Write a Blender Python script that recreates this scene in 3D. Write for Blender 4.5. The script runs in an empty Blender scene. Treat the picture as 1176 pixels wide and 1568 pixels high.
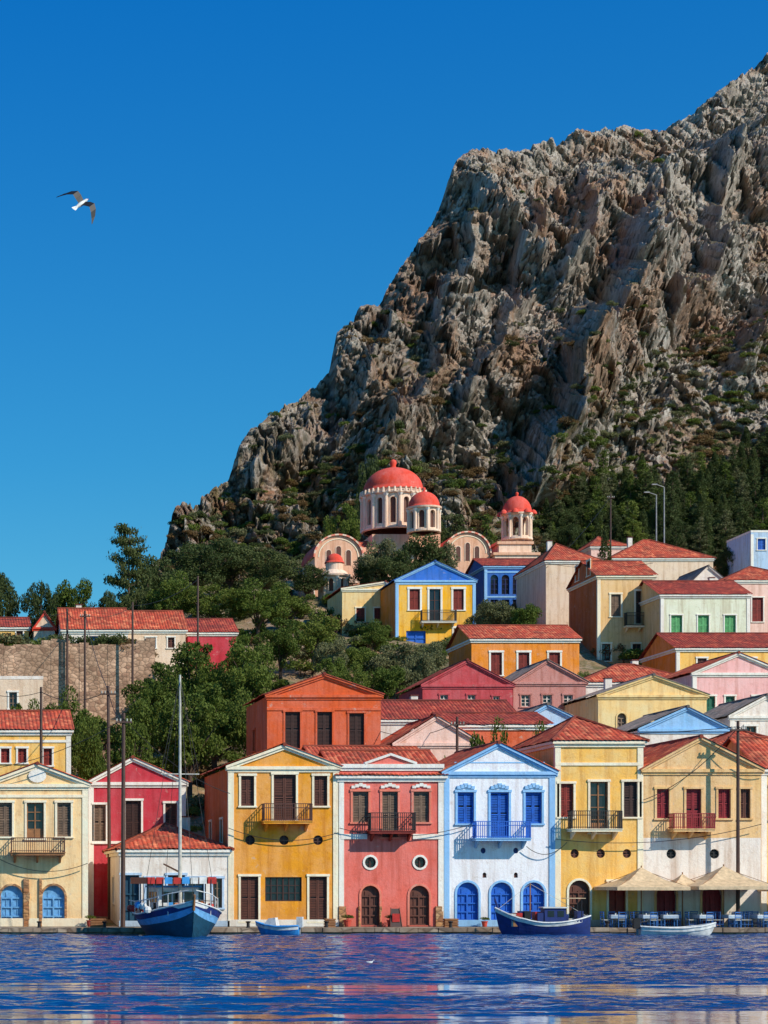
import bpy, math, random
import numpy as np
from mathutils import Vector, Matrix
random.seed(7)
R = random.Random(11)
F = 3120.0; PX0 = -100.0; HY = 1352.0; EYE = 3.0
def X(px, D): return (px-PX0)*D/F
def Z(py, D): return EYE+(HY-py)*D/F
sc = bpy.context.scene
COL = sc.collection
def srgb(r, g, b):
    def c(v):
        v /= 255.0
        return v/12.92 if v <= 0.04045 else ((v+0.055)/1.055)**2.4
    return (c(r), c(g), c(b), 1.0)

# ---------------------------------------------------------------- materials
MATS = {}
def newmat(name):
    m = bpy.data.materials.new(name); m.use_nodes = True
    nt = m.node_tree; nt.nodes.clear()
    out = nt.nodes.new('ShaderNodeOutputMaterial')
    p = nt.nodes.new('ShaderNodeBsdfPrincipled')
    nt.links.new(p.outputs[0], out.inputs[0])
    MATS[name] = m
    return m, nt, p, out
def noise(nt, vec, scale, detail=4, rough=.55):
    n = nt.nodes.new('ShaderNodeTexNoise'); n.inputs['Scale'].default_value = scale
    n.inputs['Detail'].default_value = detail; n.inputs['Roughness'].default_value = rough
    if vec is not None: nt.links.new(vec, n.inputs['Vector'])
    return n.outputs['Fac']
def mapping(nt, vec, scale=(1,1,1), rot=(0,0,0)):
    n = nt.nodes.new('ShaderNodeMapping'); n.inputs['Scale'].default_value = scale; n.inputs['Rotation'].default_value = rot
    nt.links.new(vec, n.inputs['Vector']); return n.outputs[0]
def ramp(nt, fac, stops):
    n = nt.nodes.new('ShaderNodeValToRGB'); e = n.color_ramp.elements
    while len(e) < len(stops): e.new(.5)
    for i, (p, c) in enumerate(stops):
        e[i].position = p
        e[i].color = c if isinstance(c, tuple) else (c, c, c, 1)
    nt.links.new(fac, n.inputs[0]); return n.outputs[0]
def mix(nt, fac, a, b, mode='MIX'):
    n = nt.nodes.new('ShaderNodeMix'); n.data_type = 'RGBA'; n.blend_type = mode; n.clamp_factor = True
    for s, v in ((0, fac), (6, a), (7, b)):
        if isinstance(v, (int, float)): n.inputs[s].default_value = v if s == 0 else (v, v, v, 1)
        elif isinstance(v, tuple): n.inputs[s].default_value = v
        else: nt.links.new(v, n.inputs[s])
    return n.outputs[2]
def bump(nt, h, dist, strength=1.0, normal=None):
    n = nt.nodes.new('ShaderNodeBump'); n.inputs['Distance'].default_value = dist; n.inputs['Strength'].default_value = strength
    nt.links.new(h, n.inputs['Height'])
    if normal is not None: nt.links.new(normal, n.inputs['Normal'])
    return n.outputs[0]
def objco(nt):
    return nt.nodes.new('ShaderNodeTexCoord').outputs['Object']
def math_(nt, op, a, b=0.0, c=None):
    n = nt.nodes.new('ShaderNodeMath'); n.operation = op
    for i, v in enumerate((a, b, c)):
        if v is None: continue
        if isinstance(v, (int, float)): n.inputs[i].default_value = v
        else: nt.links.new(v, n.inputs[i])
    return n.outputs[0]

def plaster(name, rgb, grime=.75):
    m, nt, p, o = newmat(name)
    c = srgb(*rgb); co0 = objco(nt)
    oi = nt.nodes.new('ShaderNodeObjectInfo'); va = nt.nodes.new('ShaderNodeVectorMath'); va.operation = 'ADD'
    cb = nt.nodes.new('ShaderNodeCombineXYZ'); off = math_(nt, 'MULTIPLY', oi.outputs['Random'], 90.0)
    nt.links.new(off, cb.inputs[0]); nt.links.new(off, cb.inputs[1]); nt.links.new(co0, va.inputs[0]); nt.links.new(cb.outputs[0], va.inputs[1]); co = va.outputs[0]
    dark = (c[0]*.62, c[1]*.5, c[2]*.42, 1)
    lum = .3*c[0]+.6*c[1]+.1*c[2]
    lite = tuple(min(.85, v*.9+lum*.14+.02) for v in c[:3])+(1,)
    a = noise(nt, co, .5, 8, .7)
    base = mix(nt, ramp(nt, a, [(.4, 0.0), (.6, 1.0)]), c, lite)
    st = noise(nt, mapping(nt, co, (2.4, 2.4, .2)), 1.0, 6, .65)
    base = mix(nt, math_(nt, 'MULTIPLY', ramp(nt, st, [(.47, 0.0), (.72, 1.0)]), grime), base, dark)
    sp = noise(nt, co, 2.4, 9, .75)
    base = mix(nt, math_(nt, 'MULTIPLY', ramp(nt, sp, [(.54, 0.0), (.7, 1.0)]), grime*.8), base, dark)
    ch = noise(nt, co, 1.1, 10, .8)
    base = mix(nt, math_(nt, 'MULTIPLY', ramp(nt, ch, [(.6, 0.0), (.635, 1.0)]), grime*.7), base, (.52, .45, .37, 1))
    # rising damp near the ground
    sz_ = nt.nodes.new('ShaderNodeSeparateXYZ'); nt.links.new(co0, sz_.inputs[0])
    dz = math_(nt, 'ADD', math_(nt, 'MULTIPLY', sz_.outputs[2], .35), math_(nt, 'MULTIPLY', ch, .9))
    base = mix(nt, math_(nt, 'MULTIPLY', ramp(nt, dz, [(.5, 1.0), (.95, 0.0)]), grime*.75), base, (c[0]*.5+.05, c[1]*.45+.04, c[2]*.4+.03, 1))
    nt.links.new(base, p.inputs['Base Color']); p.inputs['Roughness'].default_value = .92
    nt.links.new(bump(nt, noise(nt, co, 6, 8, .75), .04, .8), p.inputs['Normal'])
    return m
def simple(name, rgb, rough=.6, var=.25, metal=0, scale=4):
    m, nt, p, o = newmat(name); c = srgb(*rgb); co = objco(nt)
    d = (c[0]*(1-var*1.6), c[1]*(1-var*1.6), c[2]*(1-var*1.6), 1)
    nt.links.new(mix(nt, ramp(nt, noise(nt, co, scale, 5, .6), [(.35, 0.0), (.7, 1.0)]), c, d), p.inputs['Base Color'])
    p.inputs['Roughness'].default_value = rough; p.inputs['Metallic'].default_value = metal
    return m
def tile(name, c1, c2, c3):
    m, nt, p, o = newmat(name)
    uv = nt.nodes.new('ShaderNodeTexCoord').outputs['UV']
    sn = nt.nodes.new('ShaderNodeVectorMath'); sn.operation = 'SNAP'; nt.links.new(uv, sn.inputs[0]); sn.inputs[1].default_value = (.28, .42, 1)
    wn = nt.nodes.new('ShaderNodeTexWhiteNoise'); nt.links.new(sn.outputs[0], wn.inputs['Vector'])
    col = ramp(nt, wn.outputs['Value'], [(0, srgb(*c1)), (.5, srgb(*c2)), (1, srgb(*c3))])
    co = objco(nt)
    dk = srgb(c2[0]*.6, c2[1]*.8, c2[2]*.85)
    col = mix(nt, math_(nt, 'MULTIPLY', ramp(nt, noise(nt, co, .8, 8, .75), [(.43, 0.0), (.62, 1.0)]), .75), col, dk)
    sx = nt.nodes.new('ShaderNodeSeparateXYZ'); nt.links.new(uv, sx.inputs[0])
    fr = math_(nt, 'FRACT', math_(nt, 'DIVIDE', sx.outputs[1], .42))
    nt.links.new(mix(nt, math_(nt, 'MULTIPLY', ramp(nt, fr, [(0, 1.0), (.2, 0.0)]), .55), col, (dk[0]*.4, dk[1]*.4, dk[2]*.4, 1)), p.inputs['Base Color'])
    nt.links.new(bump(nt, fr, .05, .9), p.inputs['Normal'])
    p.inputs['Roughness'].default_value = .85
tile('tile', (204, 86, 50), (178, 62, 38), (224, 126, 84))
tile('tile_dark', (172, 62, 42), (148, 48, 34), (200, 92, 62))
tile('tile_blue', (60, 120, 200), (50, 105, 190), (90, 150, 215))
tile('tile_grey', (160, 138, 122), (140, 116, 104), (180, 160, 146))
for nm, rgb in dict(mustard=(228, 150, 22), mustard_shaded=(194, 98, 28), salmon=(228, 106, 88), whitewash=(236, 234, 236), cream=(246, 205, 146),  # second mustard is darker: side-wall shade put into the colour
        yellow=(246, 187, 88), beige=(230, 186, 122), crimson=(196, 44, 60), orange=(216, 92, 40), rose=(194, 68, 74),
        mauve=(194, 128, 116), palecream=(244, 202, 130), pink=(240, 178, 172), brightyellow=(250, 178, 14), amber=(234, 136, 16),
        churchcream=(236, 202, 174), churchochre=(228, 172, 136), offwhite=(230, 218, 204), paleblue=(172, 198, 222), bluewall=(30, 100, 184), bluepaint=(34, 108, 204),
        mint=(220, 222, 192), stonewhite=(226, 198, 168), pinkwhite=(234, 192, 174)).items():
    plaster(nm, rgb)
plaster('white', (236, 228, 214), .5); plaster('coral', (218, 64, 38), .6); plaster('coral_pink', (226, 124, 98), .5)
plaster('trimcream', (246, 226, 192), .45); plaster('trimblue', (136, 188, 230), .4)
for nm, rgb in dict(brown=(98, 52, 34), darkbrown=(66, 36, 26), greybrown=(132, 106, 84), redbrown=(146, 44, 28), blue=(10, 98, 200), lightblue=(110, 172, 220),
        darkred=(148, 24, 36), green=(104, 188, 116), darkgreen=(30, 110, 84), navy=(20, 44, 110), teal=(12, 68, 92), hullwhite=(225, 225, 220),
        ironblack=(30, 26, 26), ironbrown=(84, 48, 36), polewood=(82, 56, 44), canvas=(222, 192, 150), redcloth=(190, 36, 26), ropewhite=(200, 195, 180),
        black=(14, 13, 14), chairblue=(50, 110, 180), woodtan=(156, 105, 62), skyhull=(50, 150, 220), greymetal=(150, 150, 150), netorange=(206, 108, 36)).items():
    simple(nm, rgb)
m, nt, p, o = newmat('glass'); p.inputs['Base Color'].default_value = (.015, .018, .022, 1); p.inputs['Roughness'].default_value = .12
def stone(name, ca, cb, cc, scale):
    m, nt, p, o = newmat(name); co = objco(nt)
    v = nt.nodes.new('ShaderNodeTexVoronoi'); v.inputs['Scale'].default_value = scale; nt.links.new(mapping(nt, co, (1, 1, 1.5)), v.inputs['Vector'])
    v2 = nt.nodes.new('ShaderNodeTexVoronoi'); v2.feature = 'DISTANCE_TO_EDGE'; v2.inputs['Scale'].default_value = scale; nt.links.new(mapping(nt, co, (1, 1, 1.5)), v2.inputs['Vector'])
    sx = nt.nodes.new('ShaderNodeSeparateColor'); nt.links.new(v.outputs['Color'], sx.inputs[0])
    c = ramp(nt, sx.outputs[0], [(0, srgb(*ca)), (.5, srgb(*cb)), (1, srgb(*cc))])
    e = ramp(nt, v2.outputs['Distance'], [(0, 1.0), (.1, 0.0)])
    c = mix(nt, math_(nt, 'MULTIPLY', e, .7), c, srgb(62, 50, 40))
    c = mix(nt, math_(nt, 'MULTIPLY', ramp(nt, noise(nt, co, .4, 8, .75), [(.4, 0.0), (.6, 1.0)]), .6), c, srgb(110, 84, 62))
    nt.links.new(c, p.inputs['Base Color']); p.inputs['Roughness'].default_value = .95
    nt.links.new(bump(nt, v2.outputs['Distance'], .08, .8), p.inputs['Normal'])
stone('rubble', (190, 150, 120), (218, 178, 146), (160, 122, 98), 1.9)
stone('quaystone', (150, 134, 114), (175, 158, 136), (110, 97, 84), 1.0)
stone('quoin', (200, 146, 92), (170, 106, 64), (215, 172, 124), 2.5)
def leafmat(name, a, b, c):
    m, nt, p, o = newmat(name)
    oi = nt.nodes.new('ShaderNodeObjectInfo'); co = objco(nt)
    n1 = noise(nt, co, .9, 3, .6)
    f = math_(nt, 'ADD', math_(nt, 'MULTIPLY', oi.outputs['Random'], .35), math_(nt, 'MULTIPLY', n1, .75))
    c_ = ramp(nt, f, [(.25, a), (.55, b), (.85, c)])
    c_ = mix(nt, math_(nt, 'MULTIPLY', ramp(nt, noise(nt, co, 9, 2, .5), [(.4, 0.0), (.7, 1.0)]), .6), c_, c)
    nt.links.new(c_, p.inputs['Base Color']); p.inputs['Roughness'].default_value = .7
    p.inputs['Specular IOR Level'].default_value = .2
    tr = nt.nodes.new('ShaderNodeBsdfTranslucent'); nt.links.new(c_, tr.inputs[0])
    ms = nt.nodes.new('ShaderNodeMixShader'); ms.inputs[0].default_value = .28
    nt.links.new(p.outputs[0], ms.inputs[1]); nt.links.new(tr.outputs[0], ms.inputs[2]); nt.links.new(ms.outputs[0], o.inputs[0])
leafmat('leaf', (.04, .072, .01, 1), (.085, .13, .018, 1), (.18, .2, .035, 1))
leafmat('leaf_dark', (.028, .046, .012, 1), (.055, .08, .022, 1), (.105, .12, .035, 1))
leafmat('leaf_olive', (.08, .09, .035, 1), (.13, .14, .055, 1), (.22, .21, .1, 1))
leafmat('leaf_dry', (.09, .055, .02, 1), (.16, .1, .035, 1), (.24, .14, .06, 1))
simple('bark', (92, 72, 58), .95, .3)

# ---------------------------------------------------------------- mesh builder
class MB:
    def __init__(s): s.v = []; s.f = []; s.m = []; s.mats = []; s.uv = None
    def mi(s, m):
        if m not in s.mats: s.mats.append(m)
        return s.mats.index(m)
    def add(s, vs, fs, m):
        o = len(s.v); i = s.mi(m); s.v.extend([tuple(v) for v in vs])
        for f in fs: s.f.append(tuple(o+k for k in f)); s.m.append(i)
    def box(s, x0, x1, y0, y1, z0, z1, m):
        s.add([(x0,y0,z0),(x1,y0,z0),(x1,y1,z0),(x0,y1,z0),(x0,y0,z1),(x1,y0,z1),(x1,y1,z1),(x0,y1,z1)],
              [(0,3,2,1),(4,5,6,7),(0,1,5,4),(1,2,6,5),(2,3,7,6),(3,0,4,7)], m)
    def beam(s, p, q, wy, h, m):
        x0, z0 = p; x1, z1 = q
        s.add([(x0,wy[0],z0),(x1,wy[0],z1),(x1,wy[1],z1),(x0,wy[1],z0),(x0,wy[0],z0+h),(x1,wy[0],z1+h),(x1,wy[1],z1+h),(x0,wy[1],z0+h)],
              [(0,3,2,1),(4,5,6,7),(0,1,5,4),(1,2,6,5),(2,3,7,6),(3,0,4,7)], m)
    def cyl(s, p, q, r0, r1, m, n=8, caps=True):
        p = Vector(p); q = Vector(q); d = (q-p)
        if d.length < 1e-6: return
        d.normalize(); a = d.orthogonal().normalized(); b = d.cross(a)
        vs = []
        for c, r in ((p, r0), (q, r1)):
            for i in range(n):
                t = 2*math.pi*i/n; vs.append(c+a*(math.cos(t)*r)+b*(math.sin(t)*r))
        fs = [(i, (i+1) % n, n+(i+1) % n, n+i) for i in range(n)]
        if caps: fs += [tuple(range(n-1, -1, -1)), tuple(range(n, 2*n))]
        s.add(vs, fs, m)
    def revolve(s, prof, c, m, n=24, a0=0, a1=2*math.pi):
        full = abs(a1-a0-2*math.pi) < 1e-6; k = n if full else n+1
        vs = []; fs = []
        for r, z in prof:
            for i in range(k):
                t = a0+(a1-a0)*i/n; vs.append((c[0]+r*math.cos(t), c[1]+r*math.sin(t), c[2]+z))
        for j in range(len(prof)-1):
            for i in range(n):
                i2 = (i+1) % k
                fs.append((j*k+i, j*k+i2, (j+1)*k+i2, (j+1)*k+i))
        s.add(vs, fs, m)
    def tube(s, pts, r, m, n=5):
        for a, b in zip(pts[:-1], pts[1:]): s.cyl(a, b, r, r, m, n, False)
    def make(s, name, parent=None, loc=None, smooth=False):
        me = bpy.data.meshes.new(name); me.from_pydata(s.v, [], s.f)
        for m in s.mats: me.materials.append(MATS[m])
        me.polygons.foreach_set('material_index', s.m)
        if smooth: me.polygons.foreach_set('use_smooth', [True]*len(s.f))
        if s.uv:
            l = me.uv_layers.new(name='UVMap'); arr = []
            for f in s.f:
                for i in f: arr.extend(s.uv.get(i, (0, 0)))
            l.data.foreach_set('uv', arr)
        me.update()
        ob = bpy.data.objects.new(name, me); COL.objects.link(ob)
        if parent: ob.parent = parent
        if loc: ob.location = loc
        return ob
def empty(name, loc=(0,0,0), rz=0):
    e = bpy.data.objects.new(name, None); e.location = loc; e.rotation_euler = (0, 0, rz); e.empty_display_size = .5
    COL.objects.link(e); return e

def tile_slope(mb, p0, p1, q0, q1, m='tile', pitch=.28):
    p0, p1, q0, q1 = map(Vector, (p0, p1, q0, q1))
    e = (p1-p0); L = e.length; e.normalize()
    a = (q0-p0).dot(e); bb = (q1-p0).dot(e)
    sv = (q0-p0)-e*a; S = sv.length; sv.normalize(); n = e.cross(sv)
    if n.z < 0: n = -n
    if mb.uv is None: mb.uv = {}
    cols = max(3, int(L/(pitch/4))); vs = []; o = len(mb.v); off = R.random()*50
    for i in range(cols+1):
        u = L*i/cols
        f = 1.0
        if a > 1e-3: f = min(f, u/a)
        if L-bb > 1e-3: f = min(f, (L-u)/(L-bb))
        f = max(0, f)
        h = .06*abs(math.sin(math.pi*u/pitch))
        for v in (0, S*f*.5, S*f):
            sag = -.05*math.sin(math.pi*u/L)*(v/S)+(.02*math.sin(u*1.7+off)+.015*math.sin(u*4.1+v))
            mb.uv[o+len(vs)] = (u+off, v+off); vs.append(p0+e*u+sv*v+n*(h+sag))
    fs = []
    for i in range(cols): fs += [(3*i, 3*i+3, 3*i+4, 3*i+1), (3*i+1, 3*i+4, 3*i+5, 3*i+2)]
    mb.add(vs, fs, m)

def arcpts(shape, x0, x1, z0, z1, n=10):
    cx = (x0+x1)/2; r = (x1-x0)/2
    if shape == 'r': return [(x0, z0), (x1, z0), (x1, z1), (x0, z1)]
    if shape == 'a':
        ry = min(r, (z1-z0)*.45)
        return [(x0, z0), (x1, z0)]+[(cx+r*math.cos(math.pi*i/n), z1-ry+ry*math.sin(math.pi*i/n)) for i in range(n+1)]
    cz = (z0+z1)/2; rz = (z1-z0)/2
    return [(cx+r*math.cos(2*math.pi*i/16-math.pi/2), cz+rz*math.sin(2*math.pi*i/16-math.pi/2)) for i in range(16)]

def wall_holes(mb, x0, x1, z0, z1, ops, P, m, reveal=.22, reveal_m=None, sub=None):
    xs = {x0, x1}; zs = {z0, z1}
    for o in ops: xs.update((o[1], o[2])); zs.update((o[3], o[4]))
    if sub:
        k = int((x1-x0)/sub)
        for i in range(1, k): xs.add(x0+(x1-x0)*i/k)
    xs = sorted(x for x in xs if x0 <= x <= x1); zs = sorted(z for z in zs if z0 <= z <= z1)
    for a, b in zip(xs[:-1], xs[1:]):
        if b-a < 1e-5: continue
        for c, d in zip(zs[:-1], zs[1:]):
            mx, mz = (a+b)/2, (c+d)/2
            if any(o[1] < mx < o[2] and o[3] < mz < o[4] for o in ops): continue
            mb.add([P(a,0,c), P(b,0,c), P(b,0,d), P(a,0,d)], [(0,1,2,3)], m)
    for sh, a, b, c, d in [o[:5] for o in ops]:
        pts = arcpts(sh, a, b, c, d); cx = (a+b)/2
        k = len(pts)
        for i in range(k):
            p, q = pts[i], pts[(i+1) % k]
            mb.add([P(p[0],0,p[1]), P(q[0],0,q[1]), P(q[0],reveal,q[1]), P(p[0],reveal,p[1])], [(0,1,2,3)], reveal_m or m)
        if sh == 'a':
            arc = pts[2:]
            for p, q in zip(arc[:-1], arc[1:]):
                mb.add([P(p[0],0,p[1]), P(p[0],0,d), P(q[0],0,d), P(q[0],0,q[1])], [(0,1,2,3)], m)
        if sh == 'o':
            cz = (c+d)/2
            for i in range(16):
                p, q = pts[i], pts[(i+1) % 16]
                ze = d if (p[1]+q[1])/2 > cz else c
                mb.add([P(p[0],0,p[1]), P(p[0],0,ze), P(q[0],0,ze), P(q[0],0,q[1])], [(0,1,2,3)], m)

class Bld:
    def __init__(s, name, D, pxc, zg):
        s.name = name; s.D = D; s.k = D/F; s.o = (X(pxc, D), D, zg); s.e = empty(name, s.o); s.parts = {}
    def x(s, px): return X(px, s.D)-s.o[0]
    def z(s, py): return Z(py, s.D)-s.o[2]
    def p(s, n):
        if n not in s.parts: s.parts[n] = MB()
        return s.parts[n]
    def done(s):
        for n, mb in s.parts.items():
            if mb.f: mb.make(n, s.e, smooth=n in ('domes',))

def fill_opening(b, sh, x0, x1, z0, z1, fill, m, P, dep=.16):
    mb = b.p('windows_and_doors')
    pts = arcpts(sh, x0, x1, z0, z1)
    back = 'black' if fill in ('sh',) else ('glass' if fill in ('gl', 'gd', 'gr') else m)
    if fill == 'none': return
    mb.add([P(px_, dep+.04, pz) for px_, pz in pts], [tuple(range(len(pts)))], back)
    def bx(a0, a1, c0, c1, d0=dep-.05, d1=dep+.03, mm=m):
        vs = [P(a0,d0,c0),P(a1,d0,c0),P(a1,d1,c0),P(a0,d1,c0),P(a0,d0,c1),P(a1,d0,c1),P(a1,d1,c1),P(a0,d1,c1)]
        mb.add(vs, [(0,3,2,1),(4,5,6,7),(0,1,5,4),(1,2,6,5),(2,3,7,6),(3,0,4,7)], mm)
    w = x1-x0; zt = z1 if sh != 'a' else z1-w*.5
    cx = (x0+x1)/2; s_ = .07
    if fill == 'sh':
        for a0, a1 in ((x0+.01, cx-.01), (cx+.01, x1-.01)):
            bx(a0, a0+s_, z0+.01, zt-.01); bx(a1-s_, a1, z0+.01, zt-.01)
            for zz in (z0+.01, (z0+zt)/2-.04, zt-.1): bx(a0+s_, a1-s_, zz, zz+.09)
            z = z0+.12
            while z < zt-.14:
                if abs(z-(z0+zt)/2) > .08: bx(a0+s_, a1-s_, z, z+.065, dep-.025, dep+.02)
                z += .1
        if sh == 'a': bx(x0+.1, x1-.1, zt, zt+w*.32)
    elif fill in ('gl', 'gd', 'gr'):
        bx(x0+.01, x0+s_, z0+.01, zt-.01); bx(x1-s_, x1-.01, z0+.01, zt-.01); bx(cx-.04, cx+.04, z0+.01, zt-.01)
        nn = {'gl': 3, 'gd': 4, 'gr': 3}[fill]
        for i in range(nn+1):
            zz = z0+.02+(zt-z0-.1)*i/nn
            bx(x0+s_, cx-.04, zz, zz+.05, dep-.03); bx(cx+.04, x1-s_, zz, zz+.05, dep-.03)
        if fill == 'gd': bx(x0+s_, cx-.04, z0+.07, z0+.6, dep-.02); bx(cx+.04, x1-s_, z0+.07, z0+.6, dep-.02)
        if fill == 'gr':
            for t in (.17, .34, .66, .83): bx(x0+w*t-.025, x0+w*t+.025, z0+.01, zt-.01, dep-.035)
    elif fill == 'dr':
        bx(x0+.01, x0+s_, z0+.01, zt-.01); bx(x1-s_, x1-.01, z0+.01, zt-.01); bx(cx-.045, cx+.045, z0+.01, zt-.01)
        for t in (.0, .3, .62, .95):
            zz = z0+.01+(zt-z0-.02)*t*.98; bx(x0+s_, cx-.045, zz, zz+.08); bx(cx+.045, x1-s_, zz, zz+.08)
        if w > .9 and sh == 'a':
            for t in (.25, .75): bx(x0+w*t-.02, x0+w*t+.02, z0+.1, zt+w*.2, dep, dep+.035)

def surround(b, sh, x0, x1, z0, z1, m, w=.14, proud=.05, sill=True, P=None):
    mb = b.p('trim')
    P = P or (lambda u, d, z: (u, d, z))
    def bx(a0, a1, c0, c1, d0=-proud, d1=.02):
        vs = [P(a0,d0,c0),P(a1,d0,c0),P(a1,d1,c0),P(a0,d1,c0),P(a0,d0,c1),P(a1,d0,c1),P(a1,d1,c1),P(a0,d1,c1)]
        mb.add(vs, [(0,3,2,1),(4,5,6,7),(0,1,5,4),(1,2,6,5),(2,3,7,6),(3,0,4,7)], m)
    if sh == 'r':
        bx(x0-w, x0, z0, z1); bx(x1, x1+w, z0, z1); bx(x0-w-.04, x1+w+.04, z1, z1+w*1.1, -proud-.03)
        if sill: bx(x0-w-.05, x1+w+.05, z0-.1, z0, -proud-.05)
    else:
        pts = arcpts(sh, x0, x1, z0, z1); cx = (x0+x1)/2; cz = (z0+z1)/2
        if sh == 'a':
            zsr = pts[2][1]; bx(x0-w, x0, z0, zsr); bx(x1, x1+w, z0, zsr); arc = pts[2:]; c = (cx, zsr)
        else: arc = pts+[pts[0]]; c = (cx, cz)
        def outp(p):
            d = Vector((p[0]-c[0], p[1]-c[1])); d = d.normalized()*w if d.length > 1e-5 else Vector((0, w)); return (p[0]+d[0], p[1]+d[1])
        for p, q in zip(arc[:-1], arc[1:]):
            po, qo = outp(p), outp(q)
            vs = [P(p[0],-proud,p[1]),P(q[0],-proud,q[1]),P(qo[0],-proud,qo[1]),P(po[0],-proud,po[1]),
                  P(p[0],.02,p[1]),P(q[0],.02,q[1]),P(qo[0],.02,qo[1]),P(po[0],.02,po[1])]
            mb.add(vs, [(0,1,2,3),(0,4,5,1),(2,6,7,3)], m)

def balcony(b, pl, pr, ys, yr, m='ironblack', slab='white', dep=.95, brackets=True):
    x0, x1, zs, zr = b.x(pl), b.x(pr), b.z(ys), b.z(yr)
    mb = b.p('balcony')
    mb.box(x0, x1, -dep, -.001, zs, zs+.13, slab); mb.box(x0-.05, x1+.05, -dep-.05, -.001, zs+.13, zs+.18, slab)
    z0 = zs+.2
    def rail(a, c, z, t=.03):
        lo = [min(a[i], c[i])-t/2 for i in (0, 1)]; hi = [max(a[i], c[i])+t/2 for i in (0, 1)]
        mb.box(lo[0], hi[0], lo[1], hi[1], z, z+.045, m)
    A, B_, C, D_ = (x0+.03, -.02), (x0+.03, -dep+.02), (x1-.03, -dep+.02), (x1-.03, -.02)
    for z in (z0+.05, zr, z0+(zr-z0)*.75):
        rail(A, B_, z); rail(B_, C, z, .034); rail((C[0], C[1]), D_, z)
    n = int((x1-x0)/.13)
    for i in range(n+1):
        xx = x0+.03+(x1-x0-.06)*i/n; t = .018 if i % n else .035
        mb.box(xx-t, xx+t, -dep+.02-t, -dep+.02+t, zs+.18, zr+.02, m)
    for xx in (A[0], C[0]):
        for i in range(1, 7):
            yy = -dep+.02+(dep-.04)*i/7
            mb.box(xx-.015, xx+.015, yy-.015, yy+.015, zs+.18, zr, m)
    if brackets:
        k = 3 if x1-x0 > 2 else 2
        for i in range(k):
            xx = x0+.25+(x1-x0-.5)*i/(k-1)
            mb.add([(xx-.06,0,zs),(xx-.06,-dep*.8,zs),(xx-.06,-dep*.7,zs-.1),(xx-.06,0,zs-.45),(xx+.06,0,zs),(xx+.06,-dep*.8,zs),(xx+.06,-dep*.7,zs-.1),(xx+.06,0,zs-.45)],
                   [(0,1,2,3),(4,7,6,5),(1,5,6,2),(2,6,7,3)], slab)

# ---------------------------------------------------------------- terrain fn
ry = [100, 124, 138, 150, 175, 200, 215, 230, 270, 300, 345, 420, 600, 800]
rz = [.3, .3, .9, 5, 12, 19.5, 25, 30, 41, 47, 52, 56, 30, -2]
ly = [100, 124, 138, 150, 170, 185, 189.6, 190.4, 205, 260, 330, 480, 700, 800]
lz = [.3, .3, .9, 5, 11.5, 17, 18.6, 25.0, 26, 29.5, 31, 22, 3, -2]
def T(x, y):
    xb = .112*y
    L = np.clip((xb+4-x)/8, 0, 1); L = L*L*(3-2*L)
    return np.interp(y, ry, rz)*(1-L)+np.interp(y, ly, lz)*L

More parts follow.
